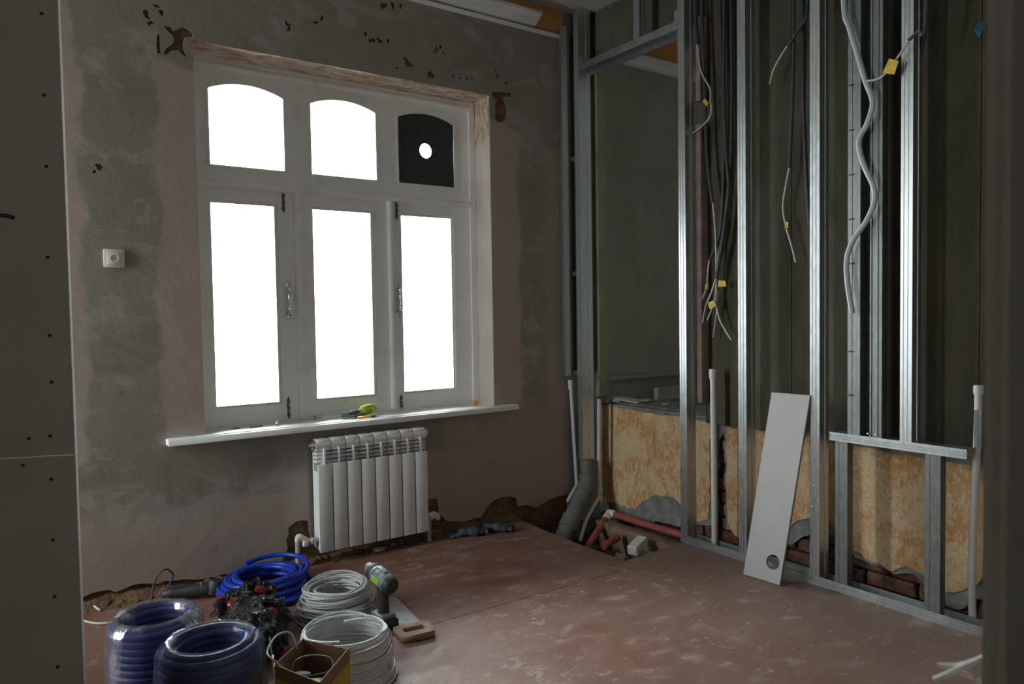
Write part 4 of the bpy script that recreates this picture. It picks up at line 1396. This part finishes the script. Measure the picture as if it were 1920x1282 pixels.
cloth_lump([(1.585, 3.95, ZS + .018), (1.62, 3.93, ZS + .026), (1.66, 3.94, ZS + .028), (1.71, 3.95, ZS + .02)], .026, 'gloveg', gl, 'palm', 1)
cloth_lump([(1.60, 3.92, ZS + .014), (1.64, 3.905, ZS + .015), (1.68, 3.91, ZS + .014)], .016, 'gloveg', gl, 'finger', 2)
cloth_lump([(1.64, 3.93, ZS + .02), (1.675, 3.92, ZS + .018), (1.705, 3.915, ZS + .014)], .016, 'gloveg', gl, 'finger', 3)
cloth_lump([(1.69, 3.95, ZS + .02), (1.72, 3.95, ZS + .032), (1.755, 3.955, ZS + .045), (1.775, 3.95, ZS + .02)], .032, 'gloveyl', gl, 'cuff', 4, 1.0)
q = MB(); q.bbox((1.49, 3.985, ZS), (1.585, 4.005, ZS + .018), .003, 1); tag(q.build('white_offcut', 'white'), 'small white strip lying beside the sill glove', 'offcut')
kn = thing('utility_knife', (1.70, 3.86, ZS), 'orange utility knife with black end on the window sill', 'knife')
rk = Matrix.Rotation(.12, 3, 'Z')
q = MB(); q.bbox((1.645, 3.868, ZS), (1.725, 3.885, ZS + .013), .005, 2, None); q.build('grip', 'orange', kn, True)
q = MB(); q.bbox((1.724, 3.866, ZS), (1.752, 3.884, ZS + .012), .005, 2); q.build('end_cap', 'black', kn, True)
q = MB(); q.bbox((2.50, 4.005, ZS), (2.53, 4.03, ZS + .018), .005, 2); q.tube([(2.515, 4.017, ZS + .016), (2.515, 4.017, ZS + .024)], .005, 8)
tag(q.build('orange_cap', 'orange', None, True), 'tiny orange plastic cap at the right end of the sill', 'cap')
for nm, x, m_, lb in (('small_scraper', 1.01, 'red', 'tiny red-brown scrap on the left end of the sill'), ('drill_bit', 1.10, 'darkmetal', 'short row of dark drill bits on the sill')):
    q = MB()
    if nm == 'drill_bit':
        for k in range(3):
            q.tube([(1.075 + k * .022, 3.935, ZS + .005), (1.093 + k * .022, 3.935, ZS + .005)], [.0045, .003], 8)
    else:
        q.bbox((.99, 3.945, ZS), (1.025, 3.957, ZS + .006), .002, 1)
    tag(q.build(nm, m_), lb, 'scrap')
ck = thing('small_drill_chuck', (1.21, 3.92, ZS), 'tiny chrome and black fitting standing on the sill', 'fitting')
q = MB(); q.lathe([(.010, 0), (.010, .012), (.007, .014), (.007, .026)], (1.21, 3.92, ZS), 12); q.build('body', 'chrome', ck, True)
q = MB(); q.lathe([(.0105, .004), (.0105, .009)], (1.21, 3.92, ZS), 12); q.build('band', 'black', ck, True)
q = MB(); q.tube([(1.445, 4.0, ZS), (1.445, 4.0, ZS + .024)], .003, 8); q.lathe([(.006, .018), (.006, .022)], (1.445, 4.0, ZS), 8)
tag(q.build('screw', 'darkmetal'), 'single dark screw standing upright on the sill', 'screw')

# ================================================================== FLOOR GOODS
def helix(c, R0, r, turns, z0, pitch, seg=56, dR=0.0, ph=0.0):
    out = []
    for i in range(int(turns * seg) + 1):
        a = 2 * PI * i / seg + ph
        t = i / seg
        rr = R0 + dR * t
        out.append(Vector((c[0] + rr * math.cos(a), c[1] + rr * math.sin(a), z0 + pitch * t)))
    return out


def wrapped_coil(c, Ro, Ri, H, label, tagged, seed, taper=.0):
    t = thing('film_wrapped_pipe_coil', (c[0], c[1], 0), label, 'pipe coil', 'blue pipe coils in clear film')
    r = .0125
    n = int((H - r) / (2 * r))
    path = helix(c, Ro - r, r, n, r + .002, 2 * r * .985, 56, -taper / n)
    ztop = path[-1].z
    rings = int((Ro - Ri) / (2 * r)) - 1
    path += [p + Vector((0, 0, .0)) for p in helix(c, Ro - r - taper - .004, r, rings, ztop + .004, 0.002, 56, -(Ro - Ri - 2 * r - taper) / rings)]
    zi = path[-1].z
    path += helix(c, Ri + r, r, n - 1, zi - .012, -2 * r * .985, 56)
    q = MB(); q.tube(path, r, 8); q.build('pipe', 'bluedark', t, True)
    # crinkled film skin
    q = MB()
    prof = [(Ro + .012, .0), (Ro + .012, H * .3), (Ro + .010, H * .6), (Ro + .007 - taper * .7, H - .025), (Ro - .006 - taper, H - .002), (Ro - .03 - taper, H + .010), ((Ro + Ri) / 2, H + .012), (Ri + .02, H + .010), (Ri + .002, H - .004), (Ri - .004, H - .03), (Ri - .004, H * .5), (Ri - .004, .01)]
    N = 96
    for (rr, h) in prof:
        for j in range(N):
            a = 2 * PI * j / N
            k = .003 * noise.noise((math.cos(a) * 5 + seed, math.sin(a) * 5, h * 14)) + .002 * noise.noise((math.cos(a) * 16 + seed, math.sin(a) * 16, h * 6))
            q.v.append(Vector((c[0] + (rr + k) * math.cos(a), c[1] + (rr + k) * math.sin(a), max(.001, h + (k * .9 if h > .05 else 0)))))
    for i in range(len(prof) - 1):
        for j in range(N):
            q.f.append((i * N + j, i * N + (j + 1) % N, (i + 1) * N + (j + 1) % N, (i + 1) * N + j))
    q.build('film', 'film', t, True)
    return t


wrapped_coil((0.437, 2.912), .158, .104, .252, 'wrapped dark blue pipe coil nearest the left drywall', False, 1, .006)
cB = wrapped_coil((0.553, 2.572), .166, .104, .252, 'wrapped dark blue pipe coil with a paper tag, beside the cardboard box', True, 9, .006)
# paper tag on the right flank of the front coil
a = -.28
d = Vector((math.cos(a), math.sin(a), 0)); sidev = Vector((-math.sin(a), math.cos(a), 0))
o0 = Vector((0.553, 2.572, 0)) + d * .186
q = MB(); q.prism([o0 + sidev * .010 + Vector((0, 0, .225)), o0 - sidev * .012 + Vector((0, 0, .22)), o0 + d * .012 - sidev * .045 + Vector((0, 0, .085)), o0 + d * .012 + sidev * .030 + Vector((0, 0, .08))], 0, 0, d * .002)
pt = q.build('paper_tag', 'whitepaper', cB); pt['label'] = 'white paper tag'
for k in range(2):
    q = MB(); zc = .125 - .022 * k
    b0 = o0 + d * (.011)
    q.prism([b0 + sidev * .010 + Vector((0, 0, zc + .008)), b0 - sidev * .018 + Vector((0, 0, zc + .008)), b0 - sidev * .018 + Vector((0, 0, zc - .008)), b0 + sidev * .010 + Vector((0, 0, zc - .008))], 0, 0, d * .0035)
    q.build('yellow_print', 'boxyellow', pt)
q = MB(); b0 = o0 + d * .008; zc = .155
q.prism([b0 + sidev * .012 + Vector((0, 0, zc + .007)), b0 - sidev * .016 + Vector((0, 0, zc + .007)), b0 - sidev * .018 + Vector((0, 0, zc - .007)), b0 + sidev * .012 + Vector((0, 0, zc - .007))], 0, 0, d * .0035)
q.build('dark_print', 'toolgrey', pt)


def loose_coil(name, c, R_, r, turns, H, mat, label, cat, seed, wob=.02, tilt=.10, profile=None, extra=None, group=None, seg=60, n=7):
    """one long cable wound in untidy turns"""
    rnd = random.Random(seed)
    pts = []
    keys = [(rnd.uniform(-1, 1), rnd.uniform(-1, 1), rnd.uniform(-1, 1), rnd.uniform(0, 6.28)) for _ in range(turns + 2)]
    for i in range(turns * seg + 1):
        t = i / seg
        k = int(t); f_ = t - k; f_ = f_ * f_ * (3 - 2 * f_)
        kx, ky, kz, kp = [keys[k][m] * (1 - f_) + keys[k + 1][m] * f_ for m in range(4)]
        a = 2 * PI * t
        h = min(1.0, t / turns)
        rr = (profile(h) if profile else R_) + wob * kx * .6
        z = r + .003 + (H - 2 * r) * h + tilt * .5 * rr * math.sin(a + kp) * (.4 + .6 * abs(ky)) * min(1, 4 * h)
        pts.append(Vector((c[0] + rr * math.cos(a) + wob * ky * .5, c[1] + rr * math.sin(a) + wob * kz * .5, max(r + .001, z))))
    q = MB(); q.tube(pts, r, n)
    t_ = thing(name, (c[0], c[1], 0), label, cat, group)
    q.build('cable', mat, t_, True)
    for ex_, er in (extra or []):
        q = MB(); q.tube(smooth_path(ex_, 8), er, n); q.build('loose_end', mat, t_, True)
    return t_


# two coils of grey-white cable
def ring_pts(c, R_, z, tx=0, ty=0, a0=0, a1=2 * PI, n=24):
    return [Vector((c[0] + R_ * math.cos(a0 + (a1 - a0) * i / n), c[1] + R_ * math.sin(a0 + (a1 - a0) * i / n), z + tx * math.cos(a0 + (a1 - a0) * i / n) + ty * math.sin(a0 + (a1 - a0) * i / n))) for i in range(n + 1)]


cc = (1.195, 3.10)
loose_coil('cable_coil', cc, .15, .0042, 46, .135, 'cable', 'untidy coil of grey-white cable beside the cordless drill', 'cable coil', 21, .030, .24,
           lambda h: .150 - .030 * h + .018 * math.sin(h * 40), [(ring_pts(cc, .172, .006, .002, .0, 3.4, 7.2), .0042), (ring_pts(cc, .135, .118, .015, .03, 0, 4.5), .0045)], 'coils of grey-white cable')
cd = (1.012, 2.545)
loose_coil('cable_coil', cd, .17, .0046, 52, .175, 'cable', 'large conical coil of grey-white cable behind the cardboard box', 'cable coil', 33, .010, .06,
           lambda h: .172 - .026 * h, [(ring_pts(cd, .184, .007, .0, .0, 4.0, 7.0), .0048), (ring_pts(cd, .150, .170, -.01, -.022, -1.0, 4.2), .005), (ring_pts((cd[0] - .02, cd[1]), .132, .172, .008, .016, .3, 5.0), .005), ([(cd[0] + .02, cd[1] + .06, .178), (cd[0] + .10, cd[1] + .02, .182), (cd[0] + .155, cd[1] - .03, .15), (cd[0] + .155, cd[1] - .07, .09), (cd[0] + .11, cd[1] - .135, .05)], .005)], 'coils of grey-white cable')
# loose coil of bright blue pipe at the wall
cbp = (1.02, 3.56)
loose_coil('blue_pipe_coil', cbp, .19, .0115, 13, .11, 'blue', 'loose coil of bright blue pipe by the window wall', 'pipe coil', 5, .045, .06,
           lambda h: .205 - .055 * h, [(ring_pts((cbp[0] + .035, cbp[1]), .165, .105, .012, .015, 2.6, 8.4), .0115)], None, 52, 9)

# black bag with red things
bg = thing('plastic_bag', (0.80, 2.99, 0), 'crumpled black plastic bag between the wrapped coils and cable coils', 'bag')
bm = bmesh.new()
bmesh.ops.create_icosphere(bm, subdivisions=6, radius=1)
for v in bm.verts:
    p = v.co.copy()
    n1 = noise.fractal(p * 1.5 + Vector((3, 1, 7)), .8, 2.0, 3)
    rid = 1 - abs(noise.noise(Vector((p.x * 2.6, p.y * 2.6, p.z * 1.2)) + Vector((9, 2, 4))))
    rid2 = 1 - abs(noise.noise(p * 7.0 + Vector((1, 8, 2))))
    k = .90 + .18 * n1 + .07 * rid * rid + .012 * rid2
    v.co = Vector((p.x * .135, p.y * .26, p.z * .12)) * k
q = MB(); bm.verts.index_update()
cz = Vector((0.815, 3.03, .06))
RB = Matrix.Rotation(-.12, 3, 'Z')
q.raw([Vector((u.x, u.y, max(u.z, .002))) for u in [cz + RB @ v.co for v in bm.verts]], [[v.index for v in f.verts] for f in bm.faces]); bm.free()
q.build('sack', 'bag', bg, True)


def bag_mouth(c, axis, r0, r1, L, seed):
    """gathered, pleated opening of the sack"""
    rot = Vector((0, 0, 1)).rotation_difference(Vector(axis).normalized()).to_matrix()
    q = MB(); N = 84; K = 9
    for i in range(K + 1):
        t = i / K
        for j in range(N):
            a = 2 * PI * j / N
            pl = math.sin(a * 9 + seed + 1.5 * math.sin(a * 2 + seed)) + .6 * math.sin(a * 16 + 2 * seed)
            rr = r0 + (r1 - r0) * t ** .8 + .0042 * pl * (.35 + .65 * t) + .022 * t * noise.noise((math.cos(a) * 2 + seed, math.sin(a) * 2, t))
            h = L * t - .075 * t * t + .026 * t * noise.noise((math.cos(a) * 3, math.sin(a) * 3 + seed, 4))
            p = Vector(c) + rot @ Vector((rr * math.cos(a), rr * math.sin(a), h))
            p.z = max(p.z, .004)
            q.v.append(p)
    for i in range(K):
        for j in range(N):
            q.f.append((i * N + j, i * N + (j + 1) % N, (i + 1) * N + (j + 1) % N, (i + 1) * N + j))
    return q.build('bag_mouth', 'bag', bg, True)


for i, (c, axis, r0, r1, L_, lb) in enumerate((((0.765, 3.105, .135), (-.35, -.45, .8), .030, .085, .085, 'red cylinder in the left mouth of the black bag'),
                                               ((0.875, 3.165, .140), (.15, -.45, .85), .030, .080, .090, 'dark red cylinder in the rear mouth of the black bag'),
                                               ((0.860, 2.955, .125), (.1, -.75, .6), .030, .085, .075, 'red tube end in the front mouth of the black bag'))):
    bag_mouth(c, axis, r0, r1, L_, i * 1.7)
    axv = Vector(axis).normalized()
    rot = Vector((0, 0, 1)).rotation_difference(axv).to_matrix()
    cc_ = Vector(c) + axv * .014
    t = thing('red_fitting', cc_, lb, 'fitting', None)
    q = MB(); q.lathe([(.016, -.04), (.023, -.038), (.023, .022), (.019, .027), (.008, .029)], cc_, 20, rot); q.build('body', 'red', t, True)
    q = MB(); q.lathe([(.0245, .004), (.0245, .010)], cc_, 20, rot); q.build('collar', 'red', t, True)
cc_ = az(541, 1228, .05)
t = thing('red_fitting', cc_, 'bright red fitting lying between the black bag and the cardboard box', 'fitting')
rot = Matrix.Rotation(.9, 3, 'Z') @ Matrix.Rotation(.5, 3, 'Y')
q = MB(); q.lathe([(.012, -.03), (.017, -.028), (.017, .015), (.021, .017), (.021, .03), (.012, .031), (.010, .02)], cc_, 20, rot); q.build('body', 'red', t, True)
q = MB(); q.lathe([(.0205, -.004), (.0205, .003)], cc_, 20, rot); q.build('collar', 'red', t, True)

# cardboard box with yellow sides
P0, P1, P2, P3 = [Vector(p) for p in ((0.697, 2.353, 0), (0.773, 2.150, 0), (0.935, 2.316, 0), (0.835, 2.483, 0))]
bx = thing('cardboard_box', ((P0 + P2) / 2), 'small open cardboard box with yellow sides holding a green tool', 'box')
HB = .212
cen = (P0 + P1 + P2 + P3) / 4
for i, (a_, b_) in enumerate(((P0, P1), (P1, P2), (P2, P3), (P3, P0))):
    inn = ((cen - (a_ + b_) / 2).normalized()) * .004
    q = MB(); up_ = Vector((0, 0, HB - (.0 if i % 2 else .004)))
    q.raw([a_, b_, b_ + inn, a_ + inn, a_ + up_, b_ + up_, b_ + inn + up_, a_ + inn + up_], [(0, 3, 2, 1), (4, 5, 6, 7), (0, 1, 5, 4), (1, 2, 6, 5), (2, 3, 7, 6), (3, 0, 4, 7)])
    pn = q.build('panel', 'cardboard', bx)
    out_ = -inn * .2
    q = MB(); z0_, z1_ = Vector((0, 0, .01)), Vector((0, 0, HB - .045))
    q.raw([a_ + out_ + z0_, b_ + out_ + z0_, b_ + out_ + z1_, a_ + out_ + z1_, a_ + inn * .1 + z0_, b_ + inn * .1 + z0_, b_ + inn * .1 + z1_, a_ + inn * .1 + z1_], [(0, 1, 2, 3), (7, 6, 5, 4), (0, 4, 5, 1), (1, 5, 6, 2), (2, 6, 7, 3), (3, 7, 4, 0)])
    q.build('yellow_band', 'boxyellow', pn)
q = MB(); q.prism([P0 + Vector((0, 0, .002)), P1 + Vector((0, 0, .002)), P2 + Vector((0, 0, .002)), P3 + Vector((0, 0, .002))], 0, 0, (0, 0, .004)); q.build('base', 'cardboard', bx)
gt = thing('green_power_tool', (0.81, 2.32, .008), 'lime green power tool with black cable inside the cardboard box', 'power tool')
q = MB(); q.bbox((.755, 2.27, .05), (.845, 2.335, .145), .018, 3, Matrix.Rotation(-.5, 3, 'Z')); q.build('body', 'green', gt, True)
q = MB(); q.tube([(.775, 2.345, .09), (.79, 2.355, .155)], [.028, .024], 14); q.build('motor_cap', 'toolgrey', gt, True)
q = MB(); q.bbox((.825, 2.25, .04), (.87, 2.29, .135), .012, 2); q.build('grip', 'toolblack', gt, True)
q = MB(); q.tube(smooth_path([(.745, 2.33, .155), (.77, 2.38, .185), (.82, 2.385, .19), (.875, 2.34, .185), (.86, 2.285, .17), (.80, 2.28, .172), (.755, 2.32, .16)], 6), .0035, 8); q.build('power_cable', 'conduit', gt, True)
q = MB(); q.tube(smooth_path([(.80, 2.44, .20), (.79, 2.475, .245), (.74, 2.47, .25), (.688, 2.40, .235), (.695, 2.355, .222), (.735, 2.345, .18)], 6), .0032, 8)
tag(q.build('thin_cable', 'tubegrey', None, True), 'thin grey cable looping over the corner of the cardboard box', 'cable')

# pale blue sheet under the coils
q = MB(); q.box((-.09, -.13, 0), (.09, .13, .006), Matrix.Rotation(-.35, 3, 'Z'), (0, 0, 0))
q.v = [v + Vector((1.075, 2.83, .004)) for v in q.v]
tag(q.build('blue_sheet', 'paperblue'), 'pale blue sheet lying between the two cable coils', 'sheet')

# cordless drill standing on its battery
DR = Vector((1.312, 2.868, 0))
dr = thing('cordless_drill', DR, 'grey and lime cordless drill standing on its battery', 'drill')
dr.rotation_euler = (0, 0, 0)
fx = Vector((-.10, 1.0, .20)).normalized()          # barrel axis, pointing away towards the wall
sx = Vector((1, .10, 0)).normalized()
ux = sx.cross(fx).normalized()


def dl(u, s, f):
    return DR + sx * s + fx * f + Vector((0, 0, u))


RD = Matrix((sx, fx, ux)).transposed()


def dbox(lo, hi, r, mat, name, par, seg=2):
    q = MB(); q.bbox(lo, hi, r, seg)
    q.v = [DR + sx * v.x + Vector((fx.x, fx.y, 0)).normalized() * v.y + Vector((0, 0, v.z)) for v in q.v]
    return q.build(name, mat, par, True)


bat = dbox((-.042, -.062, 0.0), (.042, .062, .042), .008, 'toolblack', 'battery', dr)
dbox((-.036, -.050, .042), (.036, .050, .062), .010, 'toolgrey', 'foot', dr)
dbox((-.043, -.02, .012), (-.038, .02, .030), .002, 'green', 'latch', bat)
q = MB()
hp = [dl(.055, 0, -.004), dl(.10, 0, -.008), dl(.15, 0, -.004), dl(.195, 0, .0)]
q.tube(smooth_path(hp, 4), [.027, .025, .0235, .023, .0225, .0225, .023, .0235, .0245, .026, .028, .03, .032], 14)
q.build('handle', 'toolblack', dr, True)
dbox((-.010, .018, .145), (.010, .034, .18), .006, 'green', 'trigger', dr)
RL = Matrix((sx, ux, fx)).transposed()
ct = dl(.205, 0, 0)
q = MB(); q.lathe([(.0, -.085), (.028, -.084), (.035, -.076), (.0365, -.05), (.0365, -.048)], ct, 24, RL, False); q.build('end_cap', 'toolblack', dr, True)
q = MB(); q.lathe([(.037, -.052), (.0385, -.045), (.0385, .02), (.036, .045), (.033, .055)], ct, 24, RL); q.build('motor_housing', 'toolgrey', dr, True)
q = MB(); q.lathe([(.034, .052), (.036, .058), (.036, .076), (.031, .082)], ct, 24, RL); q.build('clutch_ring', 'toolblack', dr, True)
q = MB(); q.lathe([(.024, .080), (.025, .09), (.023, .112), (.014, .125), (.009, .13)], ct, 20, RL); q.build('chuck', 'toolgrey', dr, True)
q = MB(); q.bbox((-.04, -.03, -.013), (-.034, .03, .013), .003, 1); q.v = [ct + sx * v.x + fx * v.y + ux * v.z for v in q.v]; q.build('green_stripe', 'green', dr, True)
for f0 in (-.038, -.004, .03):
    q = MB(); q.lathe([(.0398, f0), (.0398, f0 + .006)], ct, 24, RL); q.build('rib', 'toolgrey', dr, True)
q = MB(); q.bbox((-.012, -.03, .034), (.012, .035, .044), .004, 2); q.v = [ct + sx * v.x + fx * v.y + ux * v.z for v in q.v]; q.build('selector', 'toolgrey', dr, True)

# handsaw lying on the floor
hs = thing('hand_saw', (1.36, 2.70, 0), 'hand saw with wooden handle lying on the floor beside the drill', 'saw')
A_, B_ = Vector((1.315, 2.755, .014)), Vector((1.437, 2.735, .014))
T1, T2 = Vector((1.43, 3.13, .010)), Vector((1.490, 3.115, .010))
q = MB(); q.prism([A_, B_, T2, T1], 0, 0, (0, 0, .0015)); q.build('blade', 'steel', hs)
ux_ = (B_ - A_).normalized(); vx_ = Vector((ux_.y, -ux_.x, 0))


def sp(u, v):
    p = A_ + ux_ * u + vx_ * v
    return (p.x, p.y)


outl = [sp(-.006, -.016), sp(.135, -.016), sp(.142, .0), sp(.140, .085), sp(.128, .098), sp(.012, .102), sp(-.002, .09), sp(-.008, .0)]
inl = [sp(.022, .022), sp(.030, .016), sp(.108, .016), sp(.116, .024), sp(.116, .050), sp(.106, .058), sp(.030, .058), sp(.020, .050)]
hd_ = plate('handle', outl, [inl], .026, 'z', .029, 'sawwood', hs)
for u in (.03, .10):
    p = sp(u, -.004); q = MB(); q.lathe([(.006, .028), (.005, .0305)], (p[0], p[1], 0), 10); q.build('rivet', 'darkmetal', hd_)

# gloves on the floor by the wall
for i, (c, ang, lb) in enumerate((((2.285, 3.735), -.35, 'left of two dark blue-grey work gloves lying at the wall base'), ((2.46, 3.71), -.75, 'right of two dark blue-grey work gloves lying at the wall base'))):
    t = thing('floor_glove', (c[0], c[1], 0), lb, 'glove', 'gloves at the foot of the window wall')
    ca, sa = math.cos(ang), math.sin(ang)
    L = lambda u, v, z: (c[0] + u * ca - v * sa, c[1] + u * sa + v * ca, z)
    cloth_lump([L(-.075, .01, .018), L(-.03, 0, .024), L(.02, 0, .022), L(.06, 0, .018)], .048, 'glove', t, 'palm', i, .6)
    cloth_lump([L(.05, 0, .018), L(.08, -.002, .020), L(.105, -.004, .018)], .042, 'toolblack', t, 'cuff', i + .5, .6)
    for k in range(4):
        v = -.024 + k * .016
        cloth_lump([L(-.065, v, .016), L(-.10, v * 1.25, .014), L(-.135 + .006 * abs(k - 1.5), v * 1.4, .010)], .0125, 'glove', t, 'finger', k, .9)
    cloth_lump([L(-.01, .028, .015), L(-.035, .05, .014), L(-.06, .056, .010)], .011, 'glove', t, 'thumb', 7, .9)

# black corded tool at the wall, its cable arching up
bt = thing('black_power_tool', (0.70, 3.70, 0), 'black corded power tool lying at the wall behind the wrapped coil', 'power tool')
q = MB(); q.tube(smooth_path([(0.60, 3.74, .035), (0.66, 3.71, .04), (0.74, 3.68, .042), (0.80, 3.66, .045)], 4), [.018, .022, .025, .027, .028, .028, .030, .031, .032, .033, .033, .032, .028], 14); q.build('body', 'toolblack', bt, True)
q = MB(); q.lathe([(.036, -.03), (.040, -.02), (.040, .02), (.033, .035)], (0.815, 3.655, .045), 18, Matrix.Rotation(.25, 3, 'Y')); q.build('gear_head', 'toolblack', bt, True)
q = MB(); q.lathe([(.0325, -.006), (.0325, .006)], (0.755, 3.675, .043), 18, Matrix.Rotation(PI / 2, 3, 'Y')); q.build('green_ring', 'green', bt, True)
q = MB(); q.tube(smooth_path([(0.60, 3.74, .035), (0.625, 3.72, .08), (0.64, 3.70, .13), (0.61, 3.69, .165), (0.57, 3.69, .145), (0.55, 3.69, .08), (0.54, 3.68, .01)], 6), .0045, 8); q.build('power_cable', 'conduit', bt, True)
lump('red_white_wrapper', (0.83, 3.52, .03), .045, 'red', 4, 'crumpled red wrapper between the power tool and blue pipe coil', 'wrapper', None, None, (1, .8, .6), 3)

# white cables behind the left drywall
q = MB(); q.tube(smooth_path([az(110, 1095, .06), az(140, 1112, .05), az(165, 1128, .02), az(188, 1144, .006)], 6), .005, 8)
tag(q.build('white_cable', 'wirewhite', None, True), 'white cable rising behind the left drywall end', 'cable')
q = MB(); q.tube(smooth_path([az(120, 1140, .006), az(150, 1160, .006), az(180, 1168, .006), az(215, 1166, .006)], 6), .0045, 8)
tag(q.build('white_cable', 'wirewhite', None, True), 'white cable lying on the floor behind the wrapped coil', 'cable')

# rubble along the foot of the window wall
rnd = random.Random(3)
q = MB()
for k in range(150):
    x = rnd.uniform(.2, 2.68); y = YW - abs(rnd.gauss(.02, .035)); r = rnd.uniform(.006, .022) * (1.4 if y > YW - .03 else .6)
    bm = bmesh.new(); bmesh.ops.create_icosphere(bm, subdivisions=1, radius=1)
    for v in bm.verts: v.co = v.co * r * (1 + .4 * noise.noise(v.co * 2 + Vector((k, 0, 0)))); v.co.z *= .7
    bm.verts.index_update()
    q.raw([v.co + Vector((x, min(y, YW + .01), r * .35)) for v in bm.verts], [[v.index for v in f.verts] for f in bm.faces]); bm.free()
for (x0, x1, h, dpt) in ((.2, .75, .05, .07), (.72, 1.25, .028, .04), (1.2, 1.42, .05, .05), (1.4, 2.1, .035, .05), (2.05, 2.5, .05, .06), (2.42, 2.72, .075, .07)):
    nn = 30
    k0 = len(q.v)
    for i in range(nn + 1):
        x = x0 + (x1 - x0) * i / nn
        e = math.sin(PI * i / nn) ** .4
        for j in range(6):
            y = 3.884 - (dpt + .022) * j / 5 * (.8 + .3 * noise.noise((x * 9, j * .5, 2)))
            z = h * e * (1 - j / 5) * (1 + .6 * noise.noise((x * 14, j * 1.1, 5)))
            q.v.append(Vector((x, y, max(0.0, z) if j < 5 else 0)))
    for i in range(nn):
        for j in range(5):
            a = k0 + i * 6 + j
            q.f.append((a, a + 1, a + 7, a + 6))
tag(q.build('wall_rubble', 'clay', None, False), 'crumbled brown plaster rubble along the foot of the window wall', 'rubble', None, 'stuff')
lump('plaster_chunk', (1.72, 3.80, .012), .028, 'rubble', 8, 'pale plaster chunk on the floor under the radiator', 'rubble', None, None, (1.3, .8, .5))

# debris on the ledge
for i, (x, y, r, lb) in enumerate(((3.52, 3.74, .05, 'flat debris flake at the left end of the ledge'), (3.62, 3.62, .045, 'larger debris flake in the middle of the ledge'), (3.60, 3.40, .03, 'crumpled scrap on the ledge'), (3.56, 3.12, .018, 'small white crumb near the ledge end by the stud'))):
    lump('ledge_debris', (x, y, .702 + r * .2), r, 'rubble', 20 + i, lb, 'debris', None, None, (1.2, .9, .28))
q = MB(); q.box((3.50, 3.60, .712), (3.60, 3.80, .722), Matrix.Rotation(.1, 3, 'X') @ Matrix.Rotation(.3, 3, 'Z')); tag(q.build('board_scrap', 'drywall'), 'flat grey board scrap lying on the ledge', 'scrap')
